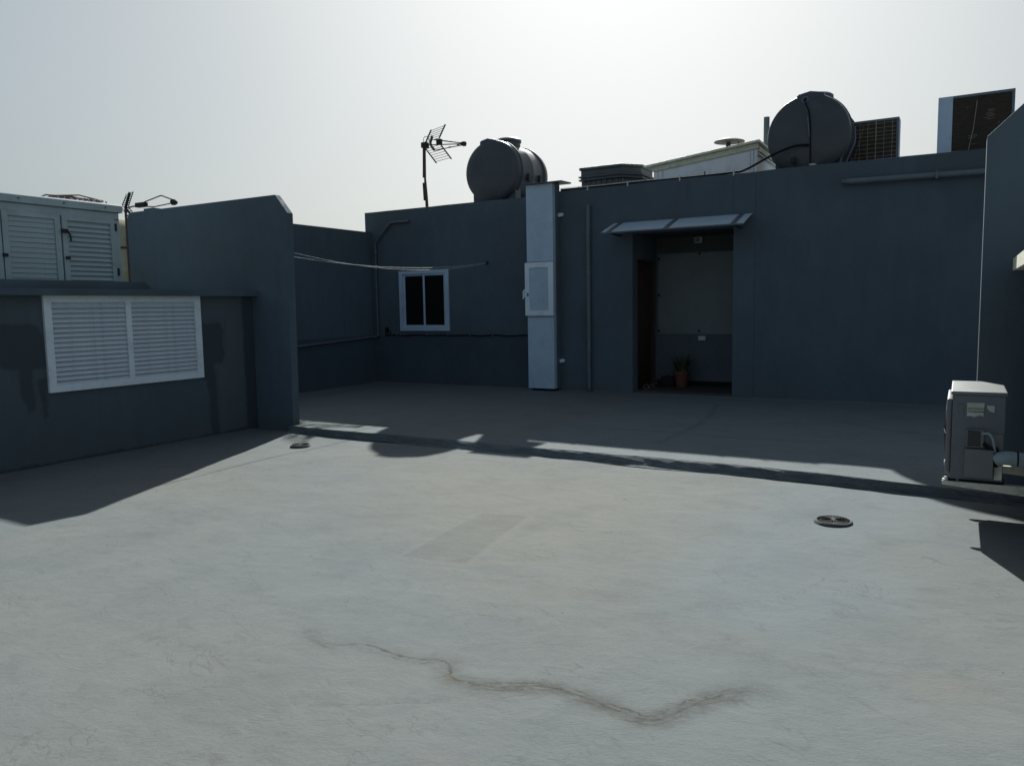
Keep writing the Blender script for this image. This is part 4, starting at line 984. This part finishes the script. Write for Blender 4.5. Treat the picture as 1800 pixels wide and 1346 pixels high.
# bulging front with fan grille, facing the roof
bm = B(); prism(bm, [(ay0+.02,az0+.03),(ay1-.02,az0+.03),(ay1-.02,az1-.05),(ay0+.04,az1-.04),(ay0+.02,az1-.08)], 'x', ax0-.034, ax0-.001)
fp = obj('front_panel', bm, M['ac_top'], ac, bevel=.012, seg=3, smooth=True)
bm = B()
for i in range(9):
    r_ = .03+i*.022; pts = [(ax0-.045+.010*(i/8), ay0+.36+r_*math.cos(a), .63+r_*math.sin(a)) for a in [2*math.pi*j/28 for j in range(29)]]
    tube(bm, pts, .003, 5, False)
for j in range(8):
    a = math.pi*j/4; tube(bm, [(ax0-.048, ay0+.36, .63), (ax0-.036, ay0+.36+.215*math.cos(a), .63+.215*math.sin(a))], .003, 5)
obj('fan_grille', bm, M['dark_metal'], fp, kind='stuff')
f0 = ay0-.001
bm = B(); box(bm, .012, .034, f0-.006, f0, .79, .855); box(bm, -.004, .011, f0-.006, f0, .84, .855); obj('handle_recess', bm, M['ac_top'], ac)
lb1 = obj('label_sticker', prism(B(), [(.056,.775),(.075,.778),(.10,.772),(.13,.784),(.151,.778),(.156,.868),(.056,.868)], 'y', f0-.004, f0-.0005), M['label'], ac)
obj('printed_band', bx(.06, .154, f0-.0065, f0-.0042, .820, .834), M['label_band'], lb1)
obj('printed_line', bx(.06, .154, f0-.0065, f0-.0042, .806, .810), M['black'], lb1)
obj('label_sticker', prism(B(), [(.17,.835),(.185,.815),(.212,.806),(.214,.852),(.168,.854)], 'y', f0-.004, f0-.0005), M['label'], ac)
vb = obj('vent_plate', bx(.056, .158, f0-.022, f0-.0005, .57, .69), M['ac_top'], ac, bevel=.006)
for i in range(9): obj('vent_slot', bx(.066, .14, f0-.0245, f0-.0222, .582+i*.0118, .588+i*.0118), M['void'], vb)
obj('lower_panel', bx(.20, .268, f0-.012, f0-.0005, .55, .665), M['ac_top'], ac, bevel=.004)
obj('valve_cover', bx(.052, .215, f0-.055, f0-.0005, .375, .562), M['ac_cover'], ac, bevel=.012, seg=3, smooth=True)
obj('cable', tube(B(), curve_pts([(.150,f0-.02,.665),(.185,f0-.05,.672),(.208,f0-.06,.64),(.218,f0-.06,.59),(.224,f0-.04,.555)], 6), .008, 8), M['wrap'], ac, smooth=True)
obj('cable', tube(B(), curve_pts([(.160,f0-.02,.60),(.185,f0-.04,.575),(.215,f0-.05,.575),(.235,f0-.03,.56),(.232,f0-.03,.45)], 6), .011, 8), M['black'], ac, smooth=True)
obj('base_tray', bx(ax0+.05, ax1+.01, ay0-.008, ay1, az0-.012, az0+.001), M['black'], ac)
obj('side_plate', bx(.225, .268, f0-.010, f0-.0005, .36, .47), M['bracket'], ac)
pw_ = obj('wrapped_pipe', tube(B(), curve_pts([(.235,ay0-.02,.50),(.262,ay0-.03,.512),(.32,ay0-.04,.515),(.461,ay0-.04,.503)], 6), .047, 16), M['wrap'], ac, smooth=True)
obj('pipe_tie', tube(B(), [(.345,ay0-.04,.515),(.354,ay0-.04,.515)], .050, 16), M['black'], pw_)
for yy in (ay0+.0, ay1-.06):
    br2 = B(); prism(br2, [(-.075,.302),(.460,.262),(.460,.328),(-.075,.328)], 'y', yy-.012, yy-.008); prism(br2, [(-.075,.323),(.460,.323),(.460,.328),(-.075,.328)], 'y', yy-.0079, yy+.03)
    bo = obj('bracket_arm', br2, M['bracket'], ac)
    obj('rubber_mount', bx(-.045, .01, yy-.004, yy+.03, .3285, .345), M['black'], bo)
    obj('bolt', lathe(B(), [(0,.025),(.009,.024),(.009,.012),(.02,.01),(.02,0)], (-.055,yy+.01,.329), (0,0,1), 8), M['bracket'], bo)
setbase(ac, (.12, 6.33, .26))
